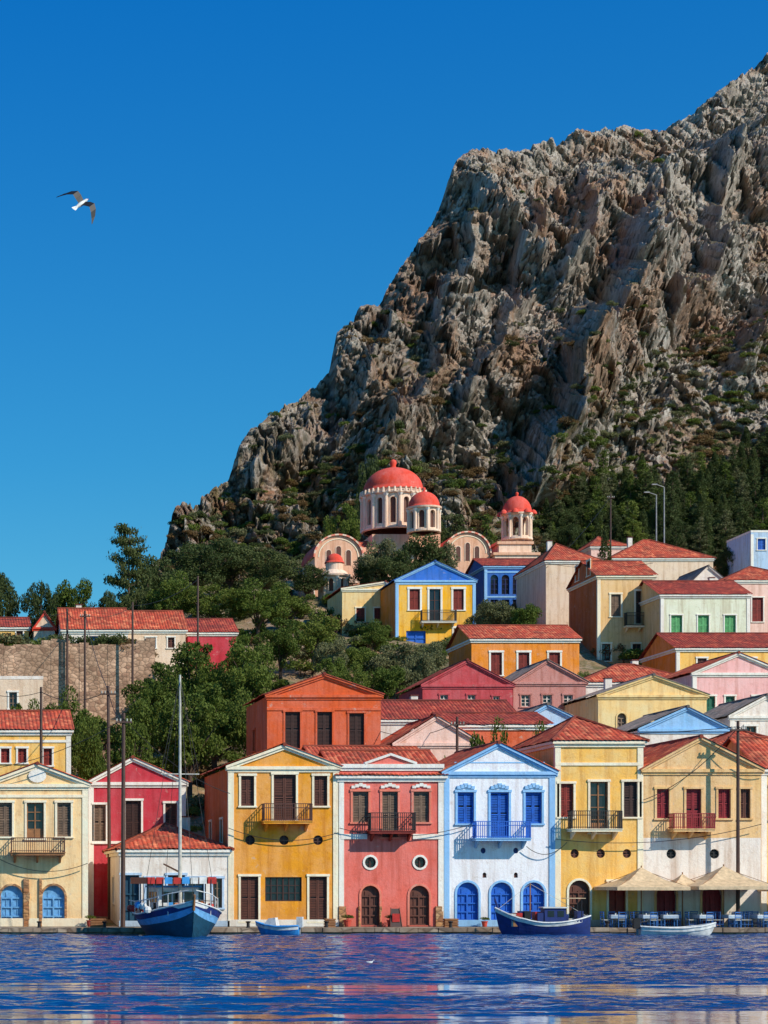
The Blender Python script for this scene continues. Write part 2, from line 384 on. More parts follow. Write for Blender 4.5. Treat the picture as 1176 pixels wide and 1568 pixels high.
# ---------------------------------------------------------------- house
def house(name, D, x0, x1, ye, wall, roof='gable', ya=None, xa=None, depth=9, ops=(), trim='white', rm='tile', pil=True, surr=True,
          zg=None, lops=(), side=None, ped=True, base=None, sw=.13, band=None, fin=True, two=None, cornice=True, gm=None, chim=None):
    xc = (x0+x1)/2
    if zg is None: zg = min(float(T(X(x0, D), D)), float(T(X(x1, D), D)))-.8
    b = Bld(name, D, xc, zg)
    a, c = b.x(x0), b.x(x1); ze = b.z(ye)
    W = b.p('walls'); Pf = lambda u, d, z: (u, d, z)
    O = []
    for o in ops:
        sh, px, yt, yb, w, fill, m = o[:7]
        xx, hw = b.x(px), w*b.k/2
        O.append((sh, xx-hw, xx+hw, max(b.z(yb), .06), b.z(yt), fill, m, o[7] if len(o) > 7 else surr))
    if two:
        zs = b.z(two[0])
        wall_holes(W, a, c, 0, zs, [o for o in O if o[4] <= zs], Pf, two[1])
        wall_holes(W, a, c, zs, ze, [o for o in O if o[4] > zs], Pf, wall)
    else:
        wall_holes(W, a, c, 0, ze, O, Pf, wall)
    for o in O:
        fill_opening(b, *o[:7], Pf)
        if o[7]: surround(b, o[0], o[1], o[2], o[3], o[4], trim if o[7] is True else o[7], sw, sill=(o[3] > .3))
    side = side or wall
    Pl = lambda u, d, z: (a+d, depth-u, z)
    LO = []
    for (u, zt, zb, w, fill, m) in lops: LO.append(('r', u-w/2, u+w/2, zb, zt, fill, m))
    wall_holes(W, 0, depth, 0, ze, LO, Pl, side)
    for o in LO: fill_opening(b, *o[:7], Pl); surround(b, *o[:5], trim, sw, P=Pl)
    W.add([(c,0,0),(c,depth,0),(c,depth,ze),(c,0,ze)], [(0,1,2,3)], side)
    W.add([(a,depth,0),(c,depth,0),(c,depth,ze),(a,depth,ze)], [(0,1,2,3)], side)
    TR = b.p('trim'); RF = b.p('roof')
    ov = .28
    if roof == 'gable':
        ax = b.x(xa if xa is not None else xc); az = b.z(ya)
        W.add([(a,0,ze),(c,0,ze),(ax,0,az)], [(0,1,2)], gm or wall); W.add([(a,depth,ze),(c,depth,ze),(ax,depth,az)], [(0,1,2)], side)
        sl1 = (az-ze)/(ax-a); sl2 = (az-ze)/(c-ax)
        if ped: TR.box(a-.14, c+.14, -.16, .03, ze-.1, ze+.1, trim); TR.box(a-.06, c+.06, -.07, .03, ze-.26, ze-.1, trim)
        if cornice:
            for pr, hh, dz in ((.2, .16, 0.04), (.1, .16, -.12)):
                TR.beam((a-.18, ze-.18*sl1+dz), (ax, az+dz), (-pr, .03), hh, trim); TR.beam((ax, az+dz+.002), (c+.18, ze-.18*sl2+dz+.002), (-pr+.003, .03), hh, trim)
        l0, l1 = a-ov, c+ov
        tile_slope(RF, (l0, depth+.1, ze-ov*sl1+.22), (l0, -.26, ze-ov*sl1+.22), (ax, depth+.1, az+.22), (ax, -.26, az+.22), rm)
        tile_slope(RF, (l1, -.26, ze-ov*sl2+.22), (l1, depth+.1, ze-ov*sl2+.22), (ax, -.26, az+.22), (ax, depth+.1, az+.22), rm)
        RF.cyl((ax, -.28, az+.2), (ax, depth+.1, az+.2), .12, .12, rm, 8)
    elif roof in ('hip', 'side'):
        hz = Z(ya, D+depth/2)-b.o[2]
        mh = min(depth/2, (c-a)/2*.98) if roof == 'hip' else 0
        e0, e1, f0, f1 = a-ov, c+ov, -ov, depth+ov; zl = ze+.1
        r0 = (a+mh if roof == 'hip' else e0, depth/2, hz); r1 = (c-mh if roof == 'hip' else e1, depth/2, hz)
        tile_slope(RF, (e0, f0, zl), (e1, f0, zl), r0, r1, rm); tile_slope(RF, (e1, f1, zl), (e0, f1, zl), r1, r0, rm)
        if roof == 'hip':
            tile_slope(RF, (e0, f1, zl), (e0, f0, zl), r0, r0, rm); tile_slope(RF, (e1, f0, zl), (e1, f1, zl), r1, r1, rm)
            for p, q in (((e0, f0, zl), r0), ((e1, f0, zl), r1), ((e0, f1, zl), r0), ((e1, f1, zl), r1)): RF.cyl(p, q, .11, .11, rm, 6)
        else:
            for xx in (a, c): W.add([(xx,0,ze),(xx,depth,ze),(xx,depth/2,hz-.05)], [(0,1,2)], side)
        RF.cyl(r0, r1, .12, .12, rm, 6)
        if cornice: TR.box(a-.22, c+.22, -.22, depth+.22, ze-.08, ze+.08, trim); TR.box(a-.1, c+.1, -.1, depth+.1, ze-.28, ze-.08, trim)
    else:
        RF.box(a-.02, c+.02, -.02, depth+.02, ze, ze+.25, rm if rm != 'tile' else trim)
    if chim is not None and ya is not None:
        cx_ = a+(c-a)*chim; zc = (Z(ya, D+depth/2)-b.o[2]) if roof != 'gable' else b.z(ya)
        TR.box(cx_-.28, cx_+.28, depth*.55, depth*.55+.5, zc-1.6, zc+.45, 'offwhite'); TR.box(cx_-.34, cx_+.34, depth*.55-.06, depth*.55+.56, zc+.45, zc+.53, 'tile_dark')
    if pil:
        w = .32
        TR.box(a-.03, a+w, -.05, .25, 0.02, ze-.262, trim); TR.box(c-w, c+.03, -.05, .25, 0.02, ze-.262, trim)
    if base: TR.box(a-.07, c+.07, -.09, .05, 0, base[0], base[1])
    if band:
        for yy in band: TR.box(a-.02, c+.02, -.06, .03, b.z(yy)-.09, b.z(yy)+.09, trim)
    if fin: b.done()
    return b

Q = .35
# ======================= front row
b = house('cream_waterfront_house', 124, -22, 134, 1203, 'cream', 'gable', 1174, 57, 10, zg=Q, fin=False, base=(.5, 'trimcream'), trim='trimcream',
  ops=[('r',8,1229,1281,21,'sh','greybrown'),('r',54,1229,1284,26,'gd','woodtan'),('r',98,1229,1281,21,'sh','greybrown'),
       ('a',18,1356,1419,34,'dr','lightblue','quoin'),('a',82,1356,1419,34,'dr','lightblue','quoin')], band=[1219])
balcony(b, 16, 98, 1310, 1284, 'ironbrown', 'woodtan')
mb = b.p('trim'); cx, cz = b.x(57), b.z(1188)
mb.revolve([(0,0),(.55,0),(.55,.06),(0,.06)], (0,0,0), 'white', 16)
for i in range(len(mb.v)-64, len(mb.v)): v = mb.v[i]; mb.v[i] = (cx+v[0], -.03-v[2], cz+v[1]*.75)
for k in range(7): mb.box(b.x(36), b.x(46)-R.random()*.1, -.13, .02, b.z(1419)+k*.42, b.z(1419)+k*.42+.4, 'quoin'); mb.box(b.x(60), b.x(64), -.12, .02, b.z(1419)+k*.42, b.z(1419)+k*.42+.41, 'quoin')
b.done()

house('white_low_house', 124, 184, 352-2.5, 1303, 'offwhite', 'hip', 1262, None, 9, zg=Q, pil=False, base=(.35,'paleblue'), lops=[(4.5,3.0,1.4,1.0,'gl','lightblue')], side='whitewash', chim=.7,
  ops=[('r',200,1340,1419,26,'dr','teal','paleblue'),('r',236,1345,1392,24,'gl','teal','paleblue'),('r',270,1340,1419,26,'dr','brown','paleblue'),('r',300,1345,1392,24,'gl','teal','paleblue'),('r',333,1345,1390,14,'gl','greybrown','paleblue')])
house('crimson_gable_house', 134, 136, 284, 1200, 'crimson', 'gable', 1164, 203, 9, 
  ops=[('r',153,1232,1290,18,'sh','greybrown'),('r',204,1226,1292,24,'sh','darkbrown'),('r',262,1230,1276,18,'sh','brown')], band=[1290])

b = house('mustard_yellow_house', 124, 350, 518, 1176, 'mustard', 'gable', 1145, 435, 11, zg=Q, fin=False, side='mustard_shaded', base=(.42,'white'), trim='trimcream',
  lops=[(3,6.6,5.2,.9,'sh','brown'),(8,6.6,5.2,.9,'sh','brown')],
  ops=[('r',379,1188,1234,20,'sh','brown'),('r',436,1186,1256,34,'sh','brown'),('r',491,1188,1234,20,'sh','brown'),
       ('o',383,1279,1294,15,'dr','darkbrown',False),('o',435,1279,1294,15,'dr','darkbrown',False),('o',487,1279,1294,15,'dr','darkbrown',False),
       ('r',382,1342,1411,27,'sh','brown'),('r',434,1343,1380,56,'gr','darkbrown',False),('r',487,1342,1411,27,'sh','brown')])
balcony(b, 400, 474, 1262, 1232, 'ironbrown', 'mustard'); b.done()

b = house('salmon_pink_house', 124, 518.6, 679, 1190, 'salmon', 'side', 1150, None, 9, zg=Q, fin=False, trim='white',
  ops=[('r',552,1212,1259,24,'sh','greybrown','coral_pink'),('r',597,1212,1282,24,'sh','greybrown','coral_pink'),('r',645,1212,1259,24,'sh','greybrown','coral_pink'),
       ('o',567,1312,1329,17,'gl','darkbrown'),('o',643,1312,1329,17,'gl','darkbrown'),
       ('a',567,1356,1417,28,'dr','brown','coral_pink'),('a',642,1356,1417,30,'dr','brown','coral_pink')], band=[1178])
mb = b.p('trim'); wl = b.p('walls')
for p0, p1 in ((522,562),(632,676)): mb.box(b.x(p0), b.x(p1), -.07, .02, b.z(1285), b.z(1277), 'white')
wl.box(b.x(519), b.x(679), 0, .3, b.z(1190), b.z(1176), 'salmon')
mb.box(b.x(518.8)-.05, b.x(679)+.02, -.14, .35, b.z(1176), b.z(1170), 'white')
wl.add([(b.x(560),-.02,b.z(1171)),(b.x(636),-.02,b.z(1171)),(b.x(598),-.02,b.z(1158))], [(0,1,2)], 'salmon')
mb.beam((b.x(558), b.z(1171)), (b.x(598), b.z(1157)), (-.14, .3), .15, 'white'); mb.beam((b.x(598), b.z(1157)), (b.x(638), b.z(1171)), (-.137, .3), .15, 'white')
for px in (552, 597, 645):
    for i in range(5): 
        t = -1+i*.5; mb.box(b.x(px)+t*.45-.11, b.x(px)+t*.45+.11, -.09, .02, b.z(1208)+.15-abs(t)*.12, b.z(1208)+.36-abs(t)*.16, 'white')
for px0, px1 in ((518.8, 530), (549, 553), (581, 585), (667, 679)):
    for i in range(4): mb.box(b.x(px0)-.01, b.x(px1)-R.random()*.12, -.12-R.random()*.02, .02, i*.31+.003, i*.31+.3, 'quoin')
balcony(b, 562, 631, 1277, 1246, 'ironblack', 'redbrown'); b.done()

b = house('white_blue_trim_house', 124, 680, 849, 1184, 'whitewash', 'gable', 1142, 763, 10, zg=Q, fin=False, trim='trimblue', rm='tile', pil=True, base=(.4,'trimblue'),
  ops=[('r',713,1213,1261,25,'sh','blue'),('r',765,1213,1282,28,'sh','blue'),('r',817,1213,1261,25,'sh','blue'),
       ('a',716,1351,1410,33,'dr','blue'),('a',768,1351,1410,33,'dr','blue'),('a',817,1351,1408,33,'dr','blue'),
       ('a',742,1336,1344,6,'dr','brown',False),('a',790,1336,1344,6,'dr','brown',False),('o',740,1298,1307,8,'dr','navy',False),('o',790,1298,1307,8,'dr','navy',False)])
mb = b.p('trim')
for px in (713, 765, 817):
    for t in (-1, -.5, 0, .5, 1): mb.box(b.x(px)+t*.42-.12, b.x(px)+t*.42+.12, -.1, .02, b.z(1210)+.17-abs(t)*.1, b.z(1210)+.42-abs(t)*.16, 'trimblue')
wl = b.p('walls'); wl.box(b.x(696), b.x(834), -.02, .01, b.z(1168)-.02, b.z(1168)+.05, 'trimblue')
balcony(b, 722, 806, 1288, 1259, 'blue', 'trimblue'); b.done()

b = house('yellow_hip_roof_house', 124, 850.5, 984, 1137, 'yellow', 'hip', 1098, None, 9, zg=Q, fin=False, trim='trimcream', base=(.4,'stonewhite'),
  ops=[('r',867,1200,1251,22,'sh','redbrown'),('r',917,1197,1275,27,'gd','woodtan'),('r',967,1197,1251,24,'sh','darkbrown'),
       ('o',880,1300,1314,13,'dr','brown',False),('o',920,1300,1314,13,'dr','brown',False),('o',960,1300,1314,13,'dr','brown',False),
       ('a',887,1348,1416,32,'dr','brown'),('r',945,1350,1416,26,'dr','redbrown')], band=[1170])
balcony(b, 868, 945, 1274, 1243, 'ironblack', 'trimcream'); b.done()

b = house('beige_gable_house', 124, 985, 1165, 1180, 'beige', 'gable', 1133, 1072, 10, zg=Q, fin=False, trim='beige', two=(1283, 'offwhite'),
  ops=[('r',1015,1208,1253,19,'sh','darkred'),('r',1062,1208,1276,23,'sh','darkred'),('r',1109,1208,1253,19,'sh','darkred'),
       ('o',1028,1300,1315,15,'dr','black',False),('o',1094,1300,1315,15,'dr','black',False),
       ('a',1020,1355,1417,30,'dr','darkred'),('a',1090,1355,1417,30,'dr','darkred'),('r',1141,1208,1253,15,'sh','brown')], pil=False)
balcony(b, 1023, 1086, 1274, 1247, 'darkred', 'beige'); b.done()
house('orange_corner_house', 125, 1166, 1330, 1180, 'yellow', 'side', 1130, None, 9, zg=Q, ops=[('r',1190,1205,1255,20,'sh','brown'),('r',1240,1205,1275,24,'sh','brown'),('a',1200,1355,1417,30,'dr','brown'),('r',1290,1205,1255,20,'sh','brown')])
house('white_corner_house', 125, -190, -24, 1200, 'whitewash', 'hip', 1160, None, 9, zg=Q, ops=[('r',-60,1230,1280,20,'sh','blue'),('r',-110,1230,1290,24,'sh','blue'),('r',-155,1230,1280,20,'sh','blue'),('r',-80,1350,1417,30,'dr','blue')])

# ======================= second tier
house('terracotta_orange_house', 150, 409, 583, 1066, 'orange', 'gable', 1036, 496, 10, trim='orange', rm='tile_dark', pil=False,
  lops=[(4,10.5,8.9,1.1,'sh','darkbrown')], ops=[('r',448,1090,1146,23,'sh','darkbrown'),('r',497,1090,1146,23,'sh','darkbrown'),('r',546,1092,1146,23,'sh','darkbrown')], band=[1086])
house('yellow_left_house', 145, -40, 108, 1120, 'yellow', 'side', 1089, None, 9, ops=[('r',8,1146,1168,13,'sh','redbrown'),('r',34,1146,1168,13,'sh','redbrown'),('r',73,1146,1172,13,'sh','redbrown')], side='yellow', band=[1135])
house('tiled_back_house', 140, 486, 652, 1168, 'stonewhite', 'side', 1143, None, 8, pil=False)
house('white_long_house', 162, 583, 795, 1104, 'offwhite', 'side', 1073, None, 9, rm='tile_dark', pil=False, ops=[('r',640,1110,1128,12,'sh','redbrown')], chim=.35)
house('pale_pink_gable_house', 144, 604, 735, 1140, 'pinkwhite', 'gable', 1100, 668, 9, trim='pinkwhite', pil=False)
house('tiled_shed_house', 146, 688, 842, 1112, 'orange', 'side', 1092, None, 8, rm='tile_dark', pil=False)
house('pale_blue_gable_house', 152, 784, 900, 1112, 'paleblue', 'gable', 1082, 838, 9, trim='trimblue', rm='tile_grey', pil=False, ops=[('r',812,1116,1135,10,'gl','blue')])
house('rose_gable_house', 176, 647, 785, 1050, 'rose', 'gable', 1014, 715, 9, trim='rose', rm='tile_dark', pil=False, ops=[('r',680,1064,1082,12,'gl','offwhite'),('r',722,1064,1082,12,'gl','offwhite'),('r',760,1066,1082,10,'gl','offwhite')])
house('mauve_gable_house', 177, 786, 897, 1046, 'mauve', 'gable', 1014, 838, 9, trim='mauve', rm='tile_grey', pil=False, ops=[('r',805,1064,1082,14,'gl','offwhite'),('r',838,1064,1082,14,'gl','offwhite'),('r',870,1064,1082,14,'gl','offwhite')])
house('cream_gable_house', 168, 916, 1082, 1066, 'palecream', 'gable', 1037, 1000, 10, trim='palecream', rm='tile_grey', pil=False, ops=[('a',952,1092,1120,14,'dr','greybrown')], chim=.3)
house('tiled_upper_house', 182, 893, 1075, 1047, 'offwhite', 'hip', 1018, None, 9, pil=False, chim=.6)
house('white_blue_roof_house', 150, 980, 1116, 1118, 'offwhite', 'gable', 1086, 1052, 9, trim='trimblue', rm='tile_grey', pil=False, gm='trimblue')
house('pink_gable_house', 172, 1061, 1200, 1032, 'pink', 'gable', 1003, 1130, 10, trim='white', pil=True, ops=[('r',1088,1066,1100,14,'sh','darkgreen'),('r',1118,1066,1100,14,'sh','darkgreen'),('r',1160,1066,1100,14,'sh','darkgreen')])
house('white_gable_house', 152, 1118, 1230, 1098, 'offwhite', 'gable', 1068, 1174, 9, rm='tile_grey', pil=True, ops=[('r',1150,1112,1140,16,'gl','greybrown')])
house('tile_roof_cottage', 138, 1090, 1240, 1150, 'offwhite', 'hip', 1118, None, 8, pil=False)

# ======================= third tier
b = house('yellow_blue_roof_house', 230, 606, 728, 890, 'brightyellow', 'gable', 862, 666, 10, fin=False, trim='trimblue', rm='tile_blue', side='amber', pil=True, gm='bluepaint',
  ops=[('r',635,902,934,16,'sh','redbrown','white'),('r',666,902,952,17,'gl','brown','white'),('r',702,902,934,16,'sh','redbrown','white'),('r',637,966,1000,30,'dr','blue',False),('r',700,962,980,10,'sh','brown','white')], band=[894], sw=.22)
balcony(b, 643, 696, 955, 936, 'ironblack', 'white'); b.done()
house('amber_long_house', 202, 722, 887, 980, 'amber', 'side', 958, None, 9, sw=.18, ops=[('r',760,999,1034,17,'sh','redbrown'),('r',802,999,1034,17,'sh','redbrown'),('r',849,999,1034,17,'sh','redbrown')], pil=False)
b = house('blue_arcade_house', 252, 742, 838, 868, 'bluewall', 'side', 856, None, 9, trim='trimblue', pil=True, rm='tile_dark',
  ops=[('a',757+i*17,880,910,12,'gl','navy') for i in range(5)]+[('r',757+i*17,918,946,12,'gl','navy') for i in range(5)], surr=False, band=[914, 876])
house('cream_plain_house', 236, 836, 917, 860, 'stonewhite', 'hip', 833, None, 12, pil=False, chim=.4)
b = house('beige_tall_house', 222, 915, 1003, 883, 'beige', 'side', 860, None, 10, fin=False, trim='trimcream', side='mustard_shaded',  # side walls take the darker mustard with shade painted in
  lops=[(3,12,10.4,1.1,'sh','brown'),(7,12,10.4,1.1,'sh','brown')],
  ops=[('r',943,910,944,15,'sh','greybrown'),('r',981,905,955,15,'gl','brown'),('r',928,986,1012,13,'gl','brown'),('r',975,986,1012,13,'gl','brown')], sw=.18)
balcony(b, 955, 1000, 962, 940, 'ironblack', 'trimcream'); b.done()
house('tiled_hill_house', 262, 938, 1092, 856, 'stonewhite', 'hip', 827, None, 12, pil=False, chim=.35)
house('tiled_far_house', 275, 905, 965, 838, 'pinkwhite', 'hip', 822, None, 10, pil=False)
house('pale_green_house', 216, 1012, 1148, 912, 'mint', 'side', 890, None, 10, rm='tile_dark', sw=.12, side='beige', chim=.8,
  ops=[('r',1036,942,972,17,'sh','green'),('r',1077,942,972,17,'sh','green'),('r',1118,942,972,17,'sh','green')])
house('yellow_terrace_house', 203, 1036, 1240, 994, 'yellow', 'side', 970, None, 10, side='amber', sw=.15, rm='tile_dark', ops=[('r',1075,1008,1028,14,'sh','brown'),('r',1150,1008,1028,14,'sh','brown')])
house('grey_roof_house', 240, 1060, 1112, 892, 'offwhite', 'gable', 869, 1084, 9, trim='offwhite', rm='tile_grey', pil=False)
house('white_terrace_house', 232, 1112, 1240, 890, 'pinkwhite', 'hip', 868, None, 10, ops=[('r',1160,915,952,17,'sh','redbrown')], side='offwhite')
house('blue_shutter_house', 262, 1150, 1260, 815, 'paleblue', 'flat', None, None, 8, ops=[('r',1166,825,842,12,'sh','blue')], rm='white')
house('small_cream_house', 238, 524, 602, 903, 'palecream', 'gable', 893, 590, 9, trim='trimcream', pil=False, ops=[('r',552,931,952,13,'sh','redbrown'),('r',578,931,952,10,'sh','redbrown')])
# left hill
house('white_hill_house', 206, 96, 196, 966, 'offwhite', 'side', 932, None, 9, ops=[('r',150,974,990,24,'gl','blue',False)], pil=False, chim=.3)
house('tiled_hill_cottage', 211, 196, 284, 966, 'stonewhite', 'side', 936, None, 9, ops=[('r',231,976,992,15,'sh','lightblue'),('r',262,976,992,10,'sh','brown')], pil=False)
house('dark_roof_cottage', 216, 288, 362, 970, 'crimson', 'side', 948, None, 9, rm='tile_dark', pil=False)
house('yellow_hill_cottage', 214, -40, 44, 962, 'yellow', 'side', 946, None, 9, rm='tile_dark', pil=False, ops=[('r',30,966,980,10,'sh','brown')])
house('red_gable_cottage', 212, 52, 84, 962, 'stonewhite', 'gable', 940, 68, 8, trim='coral', pil=False, rm='tile_dark')
house('flat_roof_left_house', 162, -60, 66, 1040, 'stonewhite', 'flat', None, None, 9, rm='offwhite', pil=False, ops=[('r',20,1060,1085,12,'gl','greybrown')])

# ---------------------------------------------------------------- church
b = Bld('domed_church', 270, 602, 40.0)
def cylP(c, r):
    return lambda u, d, z: (c[0]+(r-d)*math.sin(u/r), c[1]-(r-d)*math.cos(u/r), z)
def drum(b, px, Dp, rpx, ytop, ybot, n, mat, colr=.28, fillm='black', opens=.36, top_pad=.12, colm='churchcream'):
    k = Dp/F; c = (X(px, Dp)-b.o[0], Dp-b.o[1]); r = rpx*k; z0, z1 = Z(ybot, Dp)-b.o[2], Z(ytop, Dp)-b.o[2]
    P = cylP(c, r); L = 2*math.pi*r; ops = []
    for i in range(n):
        u = L*(i+.5)/n; w = L/n*opens; ops.append(('a', u-w/2, u+w/2, z0+(z1-z0)*.14, z1-(z1-z0)*top_pad))
    W = b.p('walls'); wall_holes(W, 0, L, z0, z1, ops, P, mat, .35, sub=.4)
    if fillm: W.revolve([(r-.34, z0), (r-.34, z1)], (c[0], c[1], 0), fillm, 32)
    for i in range(n):
        t = 2*math.pi*i/n; x, y = c[0]+(r+.06)*math.sin(t), c[1]-(r+.06)*math.cos(t)
        W.cyl((x, y, z0), (x, y, z1-.35), colr*.62, colr*.56, colm, 8); W.cyl((x, y, z1-.42), (x, y, z1-.1), colr*.6, colr, 'white', 8)
    W.revolve([(r, z1-.1), (r+.3, z1), (r+.34, z1+.2), (r-.1, z1+.28)], (c[0], c[1], 0), mat, 32)
    W.revolve([(r, z0+.3), (r+.22, z0+.25), (r+.22, z0), (r, z0-.1)], (c[0], c[1], 0), mat, 32)
    return c, r, z1
def dome(b, c, r, z, h, mat, lantern=True):
    DM = b.p('domes')
    pr = [(r+.16, -.05), (r+.12, .12)]+[(r*math.cos(t*math.pi/2/12), .12+h*math.sin(t*math.pi/2/12)) for t in range(0, 12)]+[(.02, .12+h)]
    DM.revolve(pr, (c[0], c[1], z), mat, 32)
    if lantern:
        zz = z+.1+h; s = r/4
        DM.revolve([(.5*s, -.1), (.35*s, .3*s), (.5*s, .7*s), (.42*s, 1.0*s), (.02, 1.2*s)], (c[0], c[1], zz), mat, 12)
        W = b.p('cross'); W.box(c[0]-.04, c[0]+.04, c[1]-.04, c[1]+.04, zz+1.0*s, zz+1.2*s+.9, 'ironbrown'); W.box(c[0]-.25, c[0]+.25, c[1]-.035, c[1]+.035, zz+1.2*s+.45, zz+1.2*s+.53, 'ironbrown')
c, r, z1 = drum(b, 602, 276, 46, 762, 815, 14, 'churchcream', .42, 'brown', opens=.42)
W = b.p('walls')
for i in range(36):
    t = 2*math.pi*i/36; x, y = c[0]+(r+.25)*math.sin(t), c[1]-(r+.25)*math.cos(t)
    W.cyl((x, y, z1+.05), (x, y, z1+.75), .2, .12, 'churchcream', 6)
W.revolve([(r, z1), (r-.1, z1+.3), (r-.12, z1+.9)], (c[0], c[1], 0), 'churchcream', 32)
dome(b, c, r-.1, z1+.75, 3.15, 'coral')
c2, r2, z2 = drum(b, 649, 268, 23, 780, 816, 8, 'churchcream', .34, 'brown', opens=.5)
dome(b, c2, r2+.05, z2+.2, 2.0, 'coral')
x = lambda px, D=270: X(px, D)-b.o[0]
z = lambda py, D=270: Z(py, D)-b.o[2]
W.box(x(548), x(700), 0, 14, -2, z(838), 'churchochre')
W.box(x(575), x(680), 2, 12, z(838), z(814), 'churchochre')
def barrel(cx, w, y0, y1, zs, mat_w, mat_r):
    n = 20; r = w/2
    arc = [(cx-r*math.cos(math.pi*i/n), zs+r*.92*math.sin(math.pi*i/n)) for i in range(n+1)]
    W.add([(p[0], y0, p[1]) for p in arc], [tuple(range(n+1))], mat_w)
    W.box(cx-r, cx+r, y0, y1, -2.5, zs, mat_w)
    RR = b.p('vault_roof')
    for i in range(n):
        p, q = arc[i], arc[i+1]; s_ = 1.07
        f = lambda a, s_=s_: (cx+(a[0]-cx)*s_, zs+(a[1]-zs)*s_)
        P_, Q_ = f(p), f(q)
        RR.add([(P_[0],y0-.25,P_[1]),(Q_[0],y0-.25,Q_[1]),(Q_[0],y1,Q_[1]),(P_[0],y1,P_[1])], [(0,1,2,3)], mat_r)
        RR.add([(p[0],y0-.25,p[1]),(q[0],y0-.25,q[1]),(Q_[0],y0-.25,Q_[1]),(P_[0],y0-.25,P_[1])], [(0,1,2,3)], 'churchcream' if i % 2 else 'coral_pink')
        g = lambda a: (cx+(a[0]-cx)*.86, zs+(a[1]-zs)*.86)
        p2, q2, p3, q3 = g(p), g(q), (cx+(p[0]-cx)*.82, zs+(p[1]-zs)*.82), (cx+(q[0]-cx)*.82, zs+(q[1]-zs)*.82)
        RR.add([(p3[0],y0-.06,p3[1]),(q3[0],y0-.06,q3[1]),(q2[0],y0-.06,q2[1]),(p2[0],y0-.06,p2[1])], [(0,1,2,3)], 'trimcream')
    for t in (-.42, 0, .42):
        ww = r*.1; pts = arcpts('a', cx+t*r-ww, cx+t*r+ww, zs-r*.35, zs+r*(.3 if t else .46))
        W.add([(q[0], y0-.012, q[1]) for q in pts], [tuple(range(len(pts)))], 'brown')
        surround(b, 'a', cx+t*r-ww, cx+t*r+ww, zs-r*.35, zs+r*(.3 if t else .46), 'churchcream', .1, P=lambda u, d, zz: (u, y0-.01+d, zz))
barrel(x(516), x(552)-x(480), -1.0, 8, z(855), 'churchochre', 'coral')
barrel(x(714), x(748)-x(680), -.6, 8, z(848), 'churchochre', 'coral')
RF = b.p('roof')
tile_slope(RF, (x(536), -.3, z(850)), (x(612), -.3, z(850)), (x(536), 5, z(822)+.3), (x(600), 5, z(822)+.3), 'tile')
W.box(x(538), x(560), -.5, .5, -2, z(850), 'churchcream')
W.box(x(676), x(735), 1, 9, z(862), z(856), 'coral')
ca, ra, za = drum(b, 512, 263, 22, 884, 918, 7, 'churchcream', .3, 'brown', opens=.4)
W.revolve([(ra, -4), (ra, za-2)], (ca[0], ca[1], 0), 'churchcream', 24)
W.revolve([(ra+.1, za+.2), (ra*.75, za+.75), (ra*.6, za+.9), (ra*.6, za+1.9)], (ca[0], ca[1], 0), 'churchcream', 24)
dome(b, ca, ra*.6, za+1.85, 1.1, 'coral', False)
W.box(x(455), x(540), -3, 2, -4, z(898), 'churchochre'); W.box(x(452), x(543), -3.15, 2.2, z(898), z(893), 'churchcream')
for px in (470, 530):
    pts = arcpts('a', x(px)-.35, x(px)+.35, z(925), z(908)); W.add([(q[0], -3.02, q[1]) for q in pts], [tuple(range(len(pts)))], 'darkbrown')
    surround(b, 'a', x(px)-.35, x(px)+.35, z(925), z(908), 'white', .15, P=lambda u, d, zz: (u, -3.02+d, zz))
b.done()
b = Bld('bell_tower', 268, 791, 38.0); W = b.p('walls'); x = lambda px: X(px, 268)-b.o[0]; z = lambda py: Z(py, 268)-b.o[2]
W.box(x(758), x(824), 0, 5.6, -2, z(850), 'churchcream'); W.box(x(755), x(827), -.2, 5.8, z(850), z(846), 'churchochre')
W.box(x(766), x(816), .6, 5, z(846), z(832), 'churchcream'); W.box(x(763), x(819), .4, 5.2, z(832), z(828), 'churchochre')
c, r, z1 = drum(b, 791.5, 270.8, 21, 790, 828, 8, 'churchcream', .3, None, opens=.66)
dome(b, c, r+.1, z1+.2, 2.3, 'coral')
for i in range(8):
    t = 2*math.pi*(i+.5)/8; xx, yy = c[0]+(r+.3)*math.sin(t), c[1]-(r+.3)*math.cos(t)
    b.p('domes').revolve([(.5, 0), (.42, .3), (.25, .5), (.02, .62)], (xx, yy, z1+.1), 'coral', 8)
W.cyl((c[0], c[1], z(829)), (c[0], c[1], z(824)), .8, .8, 'churchcream', 12)
b.p('bell').revolve([(.05, .55), (.25, .5), (.3, .2), (.45, 0)], (c[0], c[1], z1-1.5), 'ironbrown', 12)
b.done()

# ---------------------------------------------------------------- numpy noise
rng = np.random.default_rng(5)
perm = rng.permutation(256); perm = np.concatenate([perm, perm, perm])
grad = rng.normal(size=(256, 3)); grad /= np.linalg.norm(grad, axis=1)[:, None]
def pn(x, y, z):
    xi, yi, zi = np.floor(x).astype(int), np.floor(y).astype(int), np.floor(z).astype(int)
    xf, yf, zf = x-xi, y-yi, z-zi
    u, v, w = [t*t*t*(t*(t*6-15)+10) for t in (xf, yf, zf)]
    xi &= 255; yi &= 255; zi &= 255
    res = 0
    for dx in (0, 1):
        for dy in (0, 1):
            for dz in (0, 1):
                g = grad[perm[perm[perm[xi+dx]+yi+dy]+zi+dz]]
                res = res+(g[..., 0]*(xf-dx)+g[..., 1]*(yf-dy)+g[..., 2]*(zf-dz))*(u if dx else 1-u)*(v if dy else 1-v)*(w if dz else 1-w)
    return res*1.6
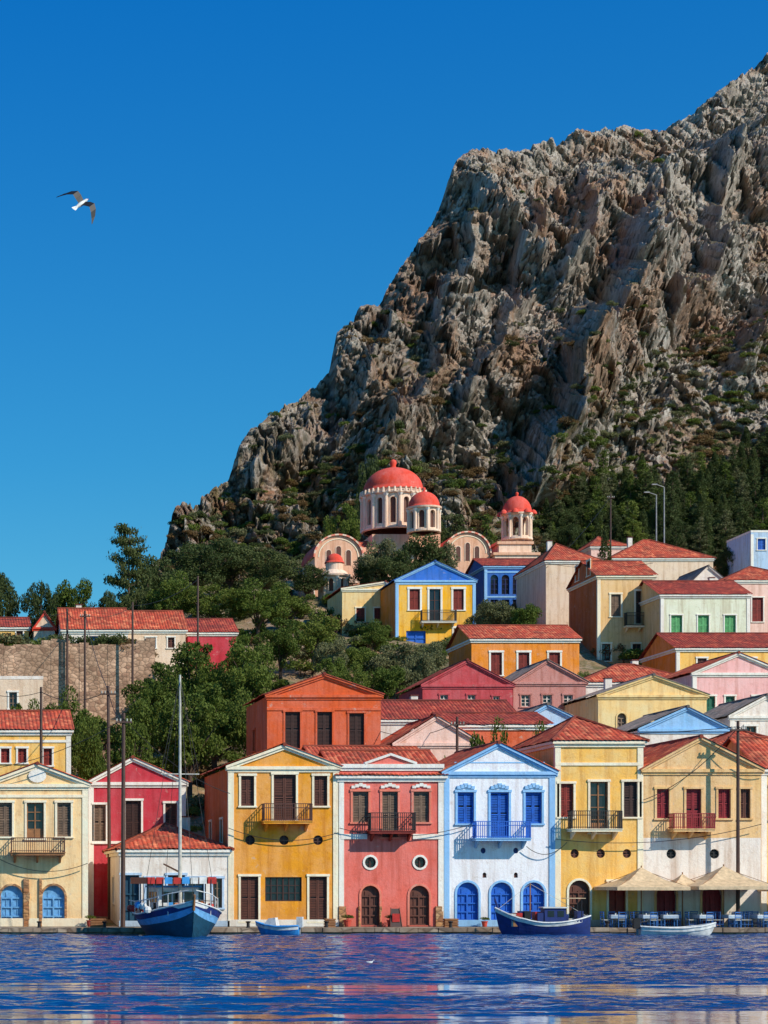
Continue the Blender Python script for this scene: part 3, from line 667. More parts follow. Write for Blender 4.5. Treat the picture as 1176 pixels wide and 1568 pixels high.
def fbm(x, y, z, o=5, g=.5, l=2.03):
    s = 0; a = 1
    for i in range(o): s = s+a*pn(x+i*17.3, y+i*5.1, z+i*9.7); x, y, z = x*l, y*l, z*l; a *= g
    return s
def ridged(x, y, z, o=5, g=.5, l=2.1):
    s = 0; a = 1; w = 1
    for i in range(o):
        n = 1-np.abs(pn(x+i*11.3, y+i*7.1, z+i*3.7))*1.7; n = np.clip(n, 0, 1)**2
        s = s+a*n*w; w = np.clip(n*1.5, .15, 1); x, y, z = x*l, y*l, z*l; a *= g
    return s
def cell(x, y):
    xi, yi = np.floor(x).astype(int), np.floor(y).astype(int); best = np.full(x.shape, 9.); sec = np.full(x.shape, 9.); val = np.zeros(x.shape)
    for dx in (-1, 0, 1):
        for dy in (-1, 0, 1):
            h = perm[perm[(xi+dx) & 255]+((yi+dy) & 255)]
            px_, py_ = xi+dx+grad[h, 0]*.5+.5, yi+dy+grad[h, 1]*.5+.5
            d = np.sqrt((px_-x)**2+(py_-y)**2); nv = h/255.
            nv = nv+(px_-x)*grad[h, 1]*.5+(py_-y)*grad[h, 2]*.5
            closer = d < best; sec = np.where(closer, best, np.minimum(sec, d)); val = np.where(closer, nv, val); best = np.where(closer, d, best)
    return best, sec, val
def gridmesh(name, V, mat, smooth=False, attr=None):
    r, c = V.shape[:2]; me = bpy.data.meshes.new(name)
    idx = np.arange(r*c).reshape(r, c)
    q = np.stack([idx[:-1, :-1], idx[:-1, 1:], idx[1:, 1:], idx[1:, :-1]], -1).reshape(-1, 4)
    me.vertices.add(r*c); me.vertices.foreach_set('co', V.reshape(-1).astype(np.float32))
    me.loops.add(q.size); me.loops.foreach_set('vertex_index', q.reshape(-1).astype(np.int32))
    me.polygons.add(len(q)); me.polygons.foreach_set('loop_start', (np.arange(len(q))*4).astype(np.int32))
    me.polygons.foreach_set('use_smooth', np.full(len(q), smooth))
    me.update(calc_edges=True); me.materials.append(MATS[mat])
    if attr:
        at = me.attributes.new(attr[0], 'FLOAT', 'POINT'); at.data.foreach_set('value', attr[1].reshape(-1).astype(np.float32))
    ob = bpy.data.objects.new(name, me); COL.objects.link(ob); return ob

# mountain material
m, nt, p, o = newmat('rock'); co = objco(nt)
geo = nt.nodes.new('ShaderNodeNewGeometry'); sx = nt.nodes.new('ShaderNodeSeparateXYZ'); nt.links.new(geo.outputs['Normal'], sx.inputs[0])
sp = nt.nodes.new('ShaderNodeSeparateXYZ'); nt.links.new(co, sp.inputs[0])
g = ramp(nt, noise(nt, co, .12, 9, .74), [(.34, (.3, .245, .2, 1)), (.5, (.56, .475, .395, 1)), (.66, (.74, .665, .58, 1))])
br = ramp(nt, noise(nt, co, .04, 9, .75), [(.48, 0.0), (.58, 1.0)])
g = mix(nt, math_(nt, 'MULTIPLY', br, .7), g, (.5, .26, .14, 1))
st = ramp(nt, noise(nt, mapping(nt, co, (.5, .5, .12), (0, math.radians(-15), 0)), 1, 6, .7), [(.49, 0.0), (.62, 1.0)])
g = mix(nt, math_(nt, 'MULTIPLY', st, .5), g, (.21, .175, .155, 1))
soil = mix(nt, ramp(nt, noise(nt, co, .1, 8, .75), [(.44, 0.0), (.56, 1.0)]), (.32, .14, .07, 1), (.2, .175, .07, 1))
led = ramp(nt, math_(nt, 'ADD', sx.outputs[2], math_(nt, 'MULTIPLY', noise(nt, co, .25, 7, .7), .5)), [(.84, 0.0), (1.0, 1.0)])
g = mix(nt, math_(nt, 'MULTIPLY', led, .8), g, soil)
low = ramp(nt, math_(nt, 'ADD', math_(nt, 'DIVIDE', sp.outputs[2], 200.0), math_(nt, 'MULTIPLY', noise(nt, co, .03, 5, .6), .3)), [(.42, 1.0), (.68, 0.0)])
g = mix(nt, math_(nt, 'MULTIPLY', math_(nt, 'MULTIPLY', low, ramp(nt, noise(nt, co, .16, 7, .7), [(.46, 0.0), (.56, 1.0)])), .8), g, soil)
sh = ramp(nt, noise(nt, co, .36, 7, .7), [(.53, 0.0), (.58, 1.0)])
g = mix(nt, math_(nt, 'MULTIPLY', sh, math_(nt, 'ADD', math_(nt, 'MULTIPLY', low, .8), .08)), g, (.065, .075, .025, 1))
crk = ramp(nt, noise(nt, mapping(nt, co, (1, .6, .4), (0, math.radians(-25), 0)), .6, 9, .78), [(.38, 1.0), (.45, 0.0)])
g = mix(nt, math_(nt, 'MULTIPLY', crk, .8), g, (.05, .036, .03, 1))
crk2 = ramp(nt, noise(nt, co, 1.3, 8, .75), [(.36, 1.0), (.43, 0.0)])
g = mix(nt, math_(nt, 'MULTIPLY', crk2, .55), g, (.06, .045, .04, 1))
pt = ramp(nt, geo.outputs['Pointiness'], [(.42, .14), (.49, .9), (.56, 1.0)])  # crevice shadow painted into the rock colour, darkest in concave creases
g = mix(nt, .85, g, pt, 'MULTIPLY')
nt.links.new(g, p.inputs['Base Color']); p.inputs['Roughness'].default_value = .97; p.inputs['Specular IOR Level'].default_value = .1
nt.links.new(bump(nt, noise(nt, mapping(nt, co, (1, 1, .65), (0, math.radians(-20), 0)), .8, 10, .78), 1.1, 1.0), p.inputs['Normal'])
m, nt, p, o = newmat('hillside'); co = objco(nt)
g = mix(nt, ramp(nt, noise(nt, co, .25, 8, .7), [(.42, 0.0), (.6, 1.0)]), (.32, .19, .1, 1), (.11, .11, .035, 1))
g = mix(nt, ramp(nt, noise(nt, co, 1.2, 6, .7), [(.5, 0.0), (.66, 1.0)]), g, (.38, .28, .19, 1))
nt.links.new(g, p.inputs['Base Color']); p.inputs['Roughness'].default_value = 1
nt.links.new(bump(nt, noise(nt, co, 2, 8, .7), .3, 1), p.inputs['Normal'])

sil = [(60,1010),(150,960),(205,905),(232,856),(250,835),(268,780),(290,765),(325,742),(350,730),(365,690),(400,650),(430,612),(470,592),(503,572),(514,518),(545,490),(580,462),(600,432),(635,372),(670,322),(690,275),(712,258),(740,245),(800,228),(838,212),(900,200),(960,182),(985,184),(1010,190),(1060,165),(1100,140),(1130,122),(1160,95),(1176,85),(1300,30),(1700,-60)]
nc, nr, nb = 1050, 700, 40
pxs = np.linspace(60, 1520, nc); vv = np.linspace(0, 1, nr)
PXg, V = np.meshgrid(pxs, vv)
silp = np.interp(PXg, [s[0] for s in sil], [s[1]+4 for s in sil])
D0 = 288+np.clip((PXg-200)/1000, 0, 1)*14
Dr = np.interp(PXg, [60, 240, 500, 700, 1176, 1520], [300, 322, 385, 440, 520, 570])
x0b = (PXg-PX0)*D0/F
zb = T(x0b, D0)-5
pb = HY-(zb-EYE)*F/D0
silp = np.minimum(silp, pb-8)
PY = pb+(silp-pb)*V
Dd = D0+(Dr-D0)*V**.95
PXv = PXg
def spur(pts, A, wl, wr, ft=60.):
    ys = [q[1] for q in pts]; xs_ = [q[0] for q in pts]
    cx = np.interp(PY, ys, xs_); wob = fbm(PXv*.01, PY*.012, PY*0+A, 4)*26
    d = PXv-cx+wob
    prof = np.where(d > 0, np.exp(-np.abs(d)/wr), np.exp(-(d/wl)**2))
    fade = np.clip((PY-ys[0])/ft+.1, 0, 1); fade = fade*fade*(3-2*fade)*np.clip((ys[-1]-PY)/90+.4, 0, 1)
    return A*prof*fade*np.clip((PY-silp)/60, 0, 1)
big = spur([(1000,290),(960,390),(915,480),(862,570),(828,650),(780,760)], 36, 14, 150, 130)
big += spur([(915,250),(890,360),(840,460)], 15, 11, 60)
big += spur([(835,290),(800,400),(770,480),(720,570),(690,650)], 14, 11, 70)
big += spur([(745,300),(700,430),(660,560),(615,650),(560,740)], 14, 12, 80)
big += spur([(610,450),(570,560),(520,660)], 12, 10, 60)
big += spur([(1120,220),(1085,330),(1045,420),(1000,500)], 18, 12, 80)
big += spur([(460,620),(420,700),(380,780)], 9, 9, 50)
big += spur([(1190,400),(1140,500),(1100,600)], 11, 14, 80)
gx = X(PXv, Dd); gz = EYE+(HY-PY)*Dd/F
th = math.radians(28)
wx = fbm(gx*.03, gz*.03, gx*0, 4)*9
ac = gx*math.cos(th)-gz*math.sin(th)*.9+wx; al = gx*math.sin(th)+gz*math.cos(th)+fbm(gx*.04, gz*.04, gx*0+9, 4)*7
d = ridged(ac/48, al/80, Dd/120, 3)*10-7
d = d+ridged(ac/20, al/25, Dd/60+5, 3, .5)*3.6-2.2
d = d+fbm(gx/26, gz/18, gx*0+4, 5)*4
c1, c2_, cv = cell(ac/11+fbm(gx*.15, gz*.15, gx*0+3, 4)*.7, al/12+fbm(gx*.15, gz*.15, gx*0+13, 4)*.6)
d = d+(cv-.5)*5.4+np.clip((c2_-c1)*6, 0, 1)*1.8
c1, c2_, cv = cell(ac/4.6+fbm(gx*.4, gz*.4, gx*0+18, 3)*.6, al/5.0+fbm(gx*.4, gz*.4, gx*0+28, 3)*.5)
d = d+(cv-.5)*2.8+np.clip((c2_-c1)*6, 0, 1)*1.1
c1, c2_, cv = cell(ac/2.1+fbm(gx*.7, gz*.7, gx*0+8, 2)*.5, al/2.4+fbm(gx*.7, gz*.7, gx*0+38, 2)*.5)
d = d+(cv-.5)*1.3+np.clip((c2_-c1)*6, 0, 1)*.55
smooth_low = np.clip(V*4, 0, 1); right_low = 1-.6*np.clip((PXv-900)/150, 0, 1)*np.clip((PY-540)/100, 0, 1)
d = d*smooth_low*right_low; big = big*smooth_low
topf = 1-.5*np.clip((V-.88)/.12, 0, 1)
MX = gx-d*.1*topf-big*.2; MY = Dd-d*.86*topf-big*.93; MZ = gz+d*.27*topf-big*.28
front = np.stack([MX, MY, MZ], -1)
tb = np.linspace(0, 1, nb+1)[1:][:, None]
last = front[-1]
bx = last[:, 0][None]+tb*20; by = last[:, 1][None]+tb*170; bz = last[:, 2][None]*(1-tb)**1.2-3+fbm(bx*.05, by*.05, by*0, 4)*4*tb-8*np.minimum(tb*4, 1)
M = np.concatenate([front, np.stack([bx, by, bz], -1)], 0)
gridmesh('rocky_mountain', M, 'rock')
tx = np.linspace(-160, 330, 420); ty = np.concatenate([np.linspace(123.9, 310, 260), np.linspace(312, 800, 80)])
TX, TY = np.meshgrid(tx, ty); TZ = T(TX, TY)+fbm(TX*.12, TY*.12, TX*0, 5)*.9*np.clip((TY-128)/12, 0, 1)
gridmesh('hillside_ground', np.stack([TX, TY, TZ], -1), 'hillside', True)
mb = MB(); xw0, xw1 = -120, X(236, 190)
cols = 160; 
for i in range(cols):
    a = xw0+(xw1-xw0)*i/cols; c_ = xw0+(xw1-xw0)*(i+1)/cols; zt = 25.1+math.sin(a*.7)*.12+(.35 if (int(a*.33) % 3 == 0) else 0)
    mb.box(a, c_, 189.2-R.random()*.08, 190.3, 15, zt+R.random()*.2, 'rubble')
mb.make('stone_retaining_wall')
mb = MB(); 
for i in range(50):
    a = X(395, 178)+i*.35; mb.box(a, a+.345, 177.4, 178, 8, 16.2+R.random()*.2-i*.02, 'rubble')
mb.make('stone_garden_wall')

# ---------------------------------------------------------------- quay + water
mb = MB()
mb.box(-160, 330, 119.85, 140, -2, Q-.02, 'quaystone')
xx = -160
while xx < 330:
    w = 1.0+R.random()*.8; mb.box(xx, xx+w-.03, 119.75-R.random()*.08, 120.35, Q-.22-R.random()*.03, Q+.0+R.random()*.03, 'quaystone'); xx += w
mb.make('stone_quay')
m, nt, p, o = newmat('water'); co = objco(nt)
p.inputs['Base Color'].default_value = (.001, .045, .17, 1); p.inputs['Roughness'].default_value = .06; p.inputs['IOR'].default_value = 1.33
at = nt.nodes.new('ShaderNodeAttribute'); at.attribute_name = 'calm'
h1 = noise(nt, mapping(nt, co, (.9, 2.8, 1)), 1.5, 2, .5)
rip = math_(nt, 'SUBTRACT', 1.0, math_(nt, 'MULTIPLY', at.outputs['Fac'], .96))
nt.links.new(bump(nt, math_(nt, 'MULTIPLY', h1, rip), .14, 1.0), p.inputs['Normal'])
wy = np.concatenate([np.linspace(36, 66, 330), np.linspace(66.12, 119.9, 330)]); wxs = np.linspace(-12, 75, 440)
WX, WY = np.meshgrid(wxs, wy)
yw = WY+fbm(WX*.05, WY*.2, WX*0, 4)*1.1
calm = np.interp(yw, [30, 41, 42, 48.2, 49.2, 53.8, 54.8, 60.5, 61.8, 118, 121], [0, 0, 1, 1, 0, 0, 1, 1, 0, 0, .3])
strk = np.clip((fbm(WX*.03, WY*.5, WX*0+7, 4)-.3)*4, 0, 1)*.85
calm = np.clip(np.maximum(calm-np.clip((fbm(WX*.06, WY*1.3, WX*0+17, 4)-.22)*3, 0, .8), strk), 0, 1)
amp = 1-.975*calm
hh = fbm(WX*.45, WY*1.05, WX*0, 3, .5)*.105+fbm(WX*.17, WY*.33, WX*0+3, 2)*.06
WZ = hh*amp*np.clip((WX+12)/4, 0, 1)*np.clip((75-WX)/4, 0, 1)*np.clip((WY-36)/3, 0, 1)
gridmesh('harbour_water', np.stack([WX, WY, WZ], -1), 'water', True, ('calm', calm))
mb = MB(); mb.add([(-3000,-500,-.2),(3000,-500,-.2),(3000,5000,-.2),(-3000,5000,-.2)], [(0,1,2,3)], 'water'); mb.make('sea_water')

# ---------------------------------------------------------------- trees
def leafcloud(C, size, g, elong=.6):
    n = len(C); a = g.normal(size=(n, 3)); a /= np.linalg.norm(a, axis=1)[:, None]
    b_ = g.normal(size=(n, 3)); b_ -= (b_*a).sum(1)[:, None]*a; b_ /= np.linalg.norm(b_, axis=1)[:, None]
    s = (size*g.uniform(.6, 1.3, n))[:, None]
    V_ = np.stack([C-a*s, C-b_*s*elong, C+a*s, C+b_*s*elong], 1); return V_.reshape(-1, 3)
def treemesh(name, kind, seed, leaf='leaf'):
    g = np.random.default_rng(seed); mb = MB(); rr = random.Random(seed)
    if kind == 'broad':
        Rr = 4.2; cl = []
        for i in range(38):
            v = g.normal(size=3); v /= np.linalg.norm(v); f = g.uniform(.35, 1.0)
            cl.append((v[0]*Rr*f, v[1]*Rr*f, 6.1+v[2]*3.3*f, g.uniform(.5, 1.5)))
        mb.cyl((0,0,-.6), (.1,0,2.4), .38, .26, 'bark', 8)
        for c in cl[:11]: mid = (c[0]*.45, c[1]*.45, 2.4+(c[2]-2.4)*.55); mb.cyl((.1,0,2.2), mid, .17, .1, 'bark', 6); mb.cyl(mid, c[:3], .1, .03, 'bark', 5)
        C = []
        for c in cl:
            k = int(190*c[3]**1.6)+60; v = g.normal(size=(k, 3)); v /= np.linalg.norm(v, axis=1)[:, None]
            C.append(np.array(c[:3])+v*(c[3]*g.uniform(.4, 1.2, k)**.6)[:, None]*np.array([1, 1, .75]))
        C = np.concatenate(C); LV = leafcloud(C, .165, g)
    elif kind == 'pine':
        Rr = 2.7; C = []; mb.cyl((0,0,-.6), (0,0,9.6), .26, .04, 'bark', 7)
        zz = 1.4
        while zz < 9.9:
            rad = Rr*(1-zz/10.4)**.75*rr.uniform(.6, 1.15)+.15; nbn = 6 if zz < 7 else 4
            for j in range(nbn):
                t = rr.uniform(0, 6.28); rl = rad*rr.uniform(.6, 1.2); e = (math.cos(t)*rl, math.sin(t)*rl, zz+rl*rr.uniform(.0, .3))
                mb.cyl((0,0,zz), e, .05, .015, 'bark', 4, False)
                k = int(32*rl)+16; f = g.uniform(.2, 1.05, k)**.7
                C.append(np.array((0,0,zz))+(np.array(e)-np.array((0,0,zz)))*f[:, None]+g.normal(size=(k, 3))*np.array([.2,.2,.14])*(1.25-.3*f)[:, None])
            zz += rr.uniform(.35, .65)
        C = np.concatenate(C); LV = leafcloud(C, .17, g, .35)
    elif kind == 'tier':
        C = []; mb.cyl((0,0,-.6), (0,0,9.8), .28, .05, 'bark', 7); zz = 1.2
        while zz < 9.8:
            rad = 3.7*(1-zz/10.9)**.5*rr.uniform(.75, 1.1)+.2
            for j in range(8):
                t = rr.uniform(0, 6.28); rl = rad*rr.uniform(.5, 1.2); e = (math.cos(t)*rl, math.sin(t)*rl, zz+rl*rr.uniform(.1, .25))
                mb.cyl((0,0,zz), e, .06, .02, 'bark', 4, False)
                k = int(65*rl)+20; f = g.uniform(.15, 1.05, k)**.7
                C.append(np.array((0,0,zz))+(np.array(e)-np.array((0,0,zz)))*f[:, None]+g.normal(size=(k, 3))*np.array([.28,.28,.15]))
            zz += rr.uniform(.65, .9)
        C = np.concatenate(C); LV = leafcloud(C, .16, g, .4)
    elif kind == 'cypress':
        mb.cyl((0,0,-.6), (0,0,9), .18, .03, 'bark', 6); k = 4200; zz = g.uniform(.5, 10, k); rad = 1.05*np.sin(np.clip(zz/10, 0, 1)**.75*math.pi*.94+.12)**.7
        t = g.uniform(0, 6.28, k); f = g.uniform(.55, 1.1, k)*(1+.25*np.sin(t*3+zz*2.2)); C = np.stack([np.cos(t)*rad*f, np.sin(t)*rad*f, zz], 1); LV = leafcloud(C, .15, g, .4)
    else:
        C = []
        for i in range(9):
            r_ = g.uniform(.35, .7); c = np.array([g.uniform(-.8, .8), g.uniform(-.8, .8), r_*.7+g.uniform(0, .35)]); k = int(200*r_); v = g.normal(size=(k, 3)); v /= np.linalg.norm(v, axis=1)[:, None]; v[:, 2] = np.abs(v[:, 2])*.9-.1
            C.append(c+v*r_*g.uniform(.6, 1.1, k)[:, None])
        for i in range(5): mb.cyl((0,0,-.3), (rr.uniform(-.5,.5), rr.uniform(-.5,.5), .7), .05, .02, 'bark', 5)
        C = np.concatenate(C); LV = leafcloud(C, .1, g)
    nv = len(mb.v); allv = np.concatenate([np.array(mb.v), LV]); k = len(LV)//4
    faces = list(mb.f)+[tuple(nv+4*i+j for j in range(4)) for i in range(k)]
    me = bpy.data.meshes.new(name); me.from_pydata(allv.tolist(), [], faces)
    me.materials.append(MATS['bark']); me.materials.append(MATS[leaf])
    me.polygons.foreach_set('material_index', [0]*len(mb.f)+[1]*k); me.update(); return me
TM = {'broad': [treemesh('broad_crown', 'broad', s) for s in (1, 2, 3, 21)], 'olive': [treemesh('olive_crown', 'broad', s, 'leaf_olive') for s in (4, 5)],
      'dark': [treemesh('dark_crown', 'broad', s, 'leaf_dark') for s in (6, 7)],
      'pine': [treemesh('pine_crown', 'pine', s, l) for s, l in ((8, 'leaf_dark'), (9, 'leaf_dark'), (10, 'leaf_olive'), (18, 'leaf'))], 'tier': [treemesh('tier_crown', 'tier', 11, 'leaf_dark')],
      'cypress': [treemesh('cypress_crown', 'cypress', 12, 'leaf_dark')], 'shrub': [treemesh('shrub_crown', 'shrub', s, 'leaf') for s in (13, 14)],
      'dry': [treemesh('scrub_crown', 'shrub', s, l) for s, l in ((15, 'leaf_olive'), (16, 'leaf_dark'), (17, 'leaf_dry'), (19, 'leaf'))]}
def inst(kind, name, loc, sx_, sz, parent=None):
    ob = bpy.data.objects.new(name, R.choice(TM[kind])); ob.location = loc; ob.scale = (sx_, sx_, sz); ob.rotation_euler = (R.uniform(-.05,.05), R.uniform(-.05,.05), R.uniform(0, 6.28))
    COL.objects.link(ob)
    if parent: ob.parent = parent
    return ob
NM = {'broad': 'broadleaf_tree', 'olive': 'olive_tree', 'dark': 'carob_tree', 'pine': 'pine_tree', 'tier': 'norfolk_pine_tree', 'cypress': 'cypress_tree', 'shrub': 'shrub'}
def tree(kind, px, ytop, wpx, D):
    x = X(px, D); g = float(T(x, D)); top = Z(ytop, D); h = max(top-g, 1.5); w = wpx*D/F
    base = {'pine': (5.4, 10), 'tier': (7.4, 10), 'cypress': (2.1, 10), 'shrub': (2.4, 1.35)}.get(kind, (9.2, 9.9))
    inst(kind, NM[kind], (x, D, g), w/base[0], h/base[1])
for t in [('dark',5,858,80,238),('dark',60,885,60,236),('broad',110,878,80,240),('dark',-50,870,90,238),
          ('tier',195,808,92,240),('dark',240,845,95,250),('dark',300,828,110,262),('dark',352,820,105,266),('dark',405,838,100,262),('broad',265,880,90,235),('dark',165,900,60,236),('dark',215,895,70,237),
          ('broad',330,892,100,232),('broad',395,890,95,230),('broad',440,895,95,238),('dark',470,862,70,262),
          ('broad',480,935,90,215),('broad',430,945,90,210),('olive',505,968,70,205),('broad',385,968,80,200),
          ('broad',300,972,130,186),('broad',360,985,120,182),('broad',250,1012,115,178),('broad',330,1035,140,172),('broad',225,1050,100,168),('broad',290,1062,120,166),
          ('broad',380,1060,80,170),('broad',200,1090,80,158),('broad',140,1108,70,155),('broad',40,1062,70,160),('broad',95,1060,90,161),('broad',125,1085,60,158),
          ('olive',585,825,70,258),('dark',640,812,90,258),('olive',676,830,60,258),('dark',560,850,50,258),('dark',610,846,80,256),('olive',655,858,70,252),
          ('broad',574,950,55,222),('broad',545,985,60,212),('olive',760,908,70,226),('broad',800,918,65,224),('olive',740,930,50,228),
          ('broad',560,985,70,206),('olive',610,985,90,204),('olive',655,980,80,203),('broad',590,1010,80,196),('broad',550,1018,60,194),('olive',640,1000,70,198),
          ('broad',725,1118,90,139),('broad',775,1112,80,139),('broad',820,1118,70,139),('dark',870,848,60,250),
          ('pine',700,785,70,282),('pine',740,790,60,284),('dark',670,790,70,284),('dark',720,810,80,280),('broad',520,770,60,292),('dark',575,680,50,300),
          ('broad',890,1020,40,196),('dark',1120,835,60,270),('broad',1145,842,50,268),('cypress',925,812,22,262),('broad',510,1000,60,200),('dark',860,1025,40,190)]:
    tree(*t)
g_ = empty('pine_grove')
rs = np.random.default_rng(3)
for i in range(230):
    px = rs.uniform(835, 1240); lim = np.interp(px, [835, 900, 1000, 1100, 1176, 1240], [790, 775, 760, 740, 690, 670])
    py = rs.uniform(lim, 872)
    col = int((px-60)/1460*(nc-1)); row = int(np.argmin(np.abs(PY[:, col]-py))); P0 = front[row, col]
    u_ = rs.random(); kind = 'pine' if u_ < .6 else ('cypress' if u_ < .8 else 'dark')
    h = rs.uniform(5.5, 10.5)*(.8 if px < 900 else 1); w = {'pine': h/10*rs.uniform(.75, 1.3), 'cypress': h/10, 'dark': h/14}[kind]
    inst(kind, 'tree', (P0[0], P0[1], P0[2]-.4), w, h/10*(1 if kind != 'dark' else .8), g_)
g_ = empty('mountain_scrub')
for i in range(2800):
    px = rs.uniform(235, 1230); py = rs.uniform(480, 870) if rs.random() < .92 else rs.uniform(200, 600)
    lowlim = np.interp(px, [235, 500, 800, 900, 1230], [760, 700, 690, 560, 480])
    if py < lowlim and rs.random() < .85: continue
    col = int((px-60)/1460*(nc-1)); 
    if py < PY[-1, col]+12: continue
    row = int(np.argmin(np.abs(PY[:, col]-py))); P0 = front[row, col]; s = rs.uniform(.4, 1.4)
    inst('dry', 'bush', (P0[0], P0[1], P0[2]-.15), s, s*rs.uniform(.7, 1.1), g_)
g_ = empty('hillside_scrub')
for i in range(720):
    D = rs.uniform(150, 292); px = rs.uniform(-60, 1240); x = X(px, D)
    s = rs.uniform(.6, 1.7); inst('dry' if rs.random() < .6 else 'shrub', 'bush', (x, D, float(T(x, D))-.1), s, s, g_)

# ---------------------------------------------------------------- poles & wires
def pole(px, D, ytop, zb=None, cross=True, lean=0, r=.13):
    x = X(px, D); zg = float(T(x, D)) if zb is None else zb; zt = Z(ytop, D)
    mb = MB(); h = zt-zg; mb.cyl((0,0,-.5), (lean,0,h), r, r*.7, 'polewood', 8)
    if cross:
        mb.box(lean-.5, lean+.5, -.17, -.05, h-.6, h-.5, 'polewood')
        for t in (-.42, -.2, .2, .42): mb.cyl((lean+t, -.11, h-.5), (lean+t, -.11, h-.34), .035, .05, 'ropewhite', 6)
    mb.make('utility_pole', loc=(x, D, zg)); return (x+lean, D-.11, zt-.35)
pa = pole(188, 122.6, 1092, Q, True, .05, .15); pb_ = pole(168, 131, 1050, None, True, -.1)
pc = pole(103, 188.6, 932, cross=False); pd = pole(130, 187.5, 935); pe = pole(203, 188, 922, cross=False); pf = pole(303, 205, 882, None, False)
pg = pole(63, 140, 1052, cross=False); ph = pole(700, 141, 1098); pi_ = pole(1130, 122.8, 1104, Q, True, 0, .13); pj = pole(935, 272, 756)
def lamp(px, D, ytop, name='street_lamp'):
    x = X(px, D); zg = float(T(x, D)); h = Z(ytop, D)-zg; mb = MB(); mb.cyl((0,0,-.3), (0,0,h), .12, .08, 'greymetal', 8)
    mb.cyl((0,0,h), (-1.1,-.1,h+.35), .06, .05, 'greymetal', 6); mb.box(-1.7, -1.0, -.25, .05, h+.28, h+.42, 'greymetal'); mb.make(name, loc=(x, D, zg))
lamp(1017, 275, 746); lamp(1005, 277, 758)
wm = MB()
def wire(a, b_, sag=.6, r=.026):
    pts = []
    for i in range(17):
        t = i/16; pts.append((a[0]+(b_[0]-a[0])*t, a[1]+(b_[1]-a[1])*t, a[2]+(b_[2]-a[2])*t-sag*4*t*(1-t)))
    wm.tube(pts, r, 'black', 4)
def W3(px, py, D): return (X(px, D), D, Z(py, D))
for a, b_ in ((pa, pb_), (pb_, pg), (pg, W3(-60, 1045, 140)), (pc, pd), (pd, pe), (pe, pf), (pa, W3(352, 1215, 123.8)), (pa, W3(-40, 1180, 123)), (pc, W3(-60, 940, 188)),
              (pi_, W3(985, 1225, 123.8)), (pi_, W3(1240, 1130, 122)), (pi_, ph), (W3(850, 1285, 123.6), W3(1166, 1262, 123.5)), (W3(520, 1268, 123.7), W3(722, 1262, 123.7)), (pj, W3(836, 870, 235)), (W3(836, 862, 235.8), W3(1000, 862, 221.5)), (ph, W3(583, 1120, 150)), (pb_, pd),
              (W3(0, 1316, 123.6), W3(134, 1322, 123.6)), (W3(350, 1268, 123.7), W3(518, 1275, 123.7)), (W3(806, 1296, 123.7), W3(868, 1290, 123.7))):
    wire(a, b_)
wm.make('overhead_wires')

# ---------------------------------------------------------------- boats
def hull(mb, L, B, zk, h0, bowr, sternr, m_low, m_top, deck, transom=.35, n=28, mm=7, stripe=None, strake=.8):
    rows = []
    for i in range(n+1):
        t = i/n; s = 2*t-1
        hb = B/2*((1-max(0, s)**2.6) if s > 0 else (1-(1-transom)*abs(s)**2.6)); hb = max(hb, .02)
        zs = h0+(bowr*s**2 if s > 0 else sternr*s**2); zkk = zk+(.0 if s < .6 else (zs-zk)*((s-.6)/.4)**3*.35)
        x = s*L/2
        row = []
        for j in range(-mm, mm+1):
            a = abs(j)/mm; rake = .25*(a)*(s if s > .5 else 0)
            row.append((x+rake, math.copysign(hb*a**.5, j) if j else 0, zkk+(zs-zkk)*a**1.25))
        rows.append(row)
    w = 2*mm+1
    for i in range(n):
        for j in range(w-1):
            a = abs((j+.5)-mm)/mm
            q = [rows[i][j], rows[i+1][j], rows[i+1][j+1], rows[i][j+1]]; mb.add(q, [(0,1,2,3)], m_top if a > strake else (stripe if stripe and a > strake-.15 else m_low))
        d0, d1 = rows[i], rows[i+1]; dz = .22
        mb.add([(d0[0][0], d0[0][1]*.93, d0[0][2]-dz), (d1[0][0], d1[0][1]*.93, d1[0][2]-dz), (d1[-1][0], d1[-1][1]*.93, d1[-1][2]-dz), (d0[-1][0], d0[-1][1]*.93, d0[-1][2]-dz)], [(0,1,2,3)], deck)
        for e in (0, -1):
            mb.cyl(d0[e], d1[e], .05, .05, 'hullwhite' if stripe else m_top, 6, False)
            mb.add([d0[e], d1[e], (d1[e][0], d1[e][1]*.93, d1[e][2]-dz), (d0[e][0], d0[e][1]*.93, d0[e][2]-dz)], [(0,1,2,3)], 'hullwhite')
    mb.add(rows[0], [tuple(range(w))], m_low)
    return rows
e = empty('fishing_boat', (X(272, 115.5), 115.5, 0), math.radians(-84))
mb = MB(); rows = hull(mb, 7.4, 4.7, -.6, 1.25, .75, .3, 'teal', 'navy', 'woodtan', .6, stripe='lightblue', strake=.85)
mb.cyl((3.9, 0, 1.5), (4.15, 0, 2.35), .1, .07, 'woodtan', 6); mb.make('hull', e)
mb = MB(); mb.box(-2.4, .2, -1.15, 1.15, 1.0, 2.75, 'hullwhite')
mb.box(-2.6, .4, -1.3, 1.3, 2.75, 2.85, 'skyhull'); mb.box(.2, .24, -1.16, 1.16, 1.0, 1.7, 'teal')
for yy in (-1.16, 1.16): 
    for xx in (-2.0, -1.3, -.5): mb.box(xx-.24, xx+.24, yy-.01, yy+.01, 1.9, 2.5, 'glass')
for yy in (-.95, -.3, .35): mb.box(.205, .225, yy, yy+.55, 1.9, 2.5, 'glass')
mb.make('wheelhouse', e)
mb = MB()
for xx in (-3.3, -1.2, .9, 2.3):
    for yy in (-1.9, 1.9): 
        y2 = yy*(1 if xx < 1 else .72); mb.cyl((xx, y2, 1.1), (xx, y2, 3.2), .04, .04, 'ironblack', 6)
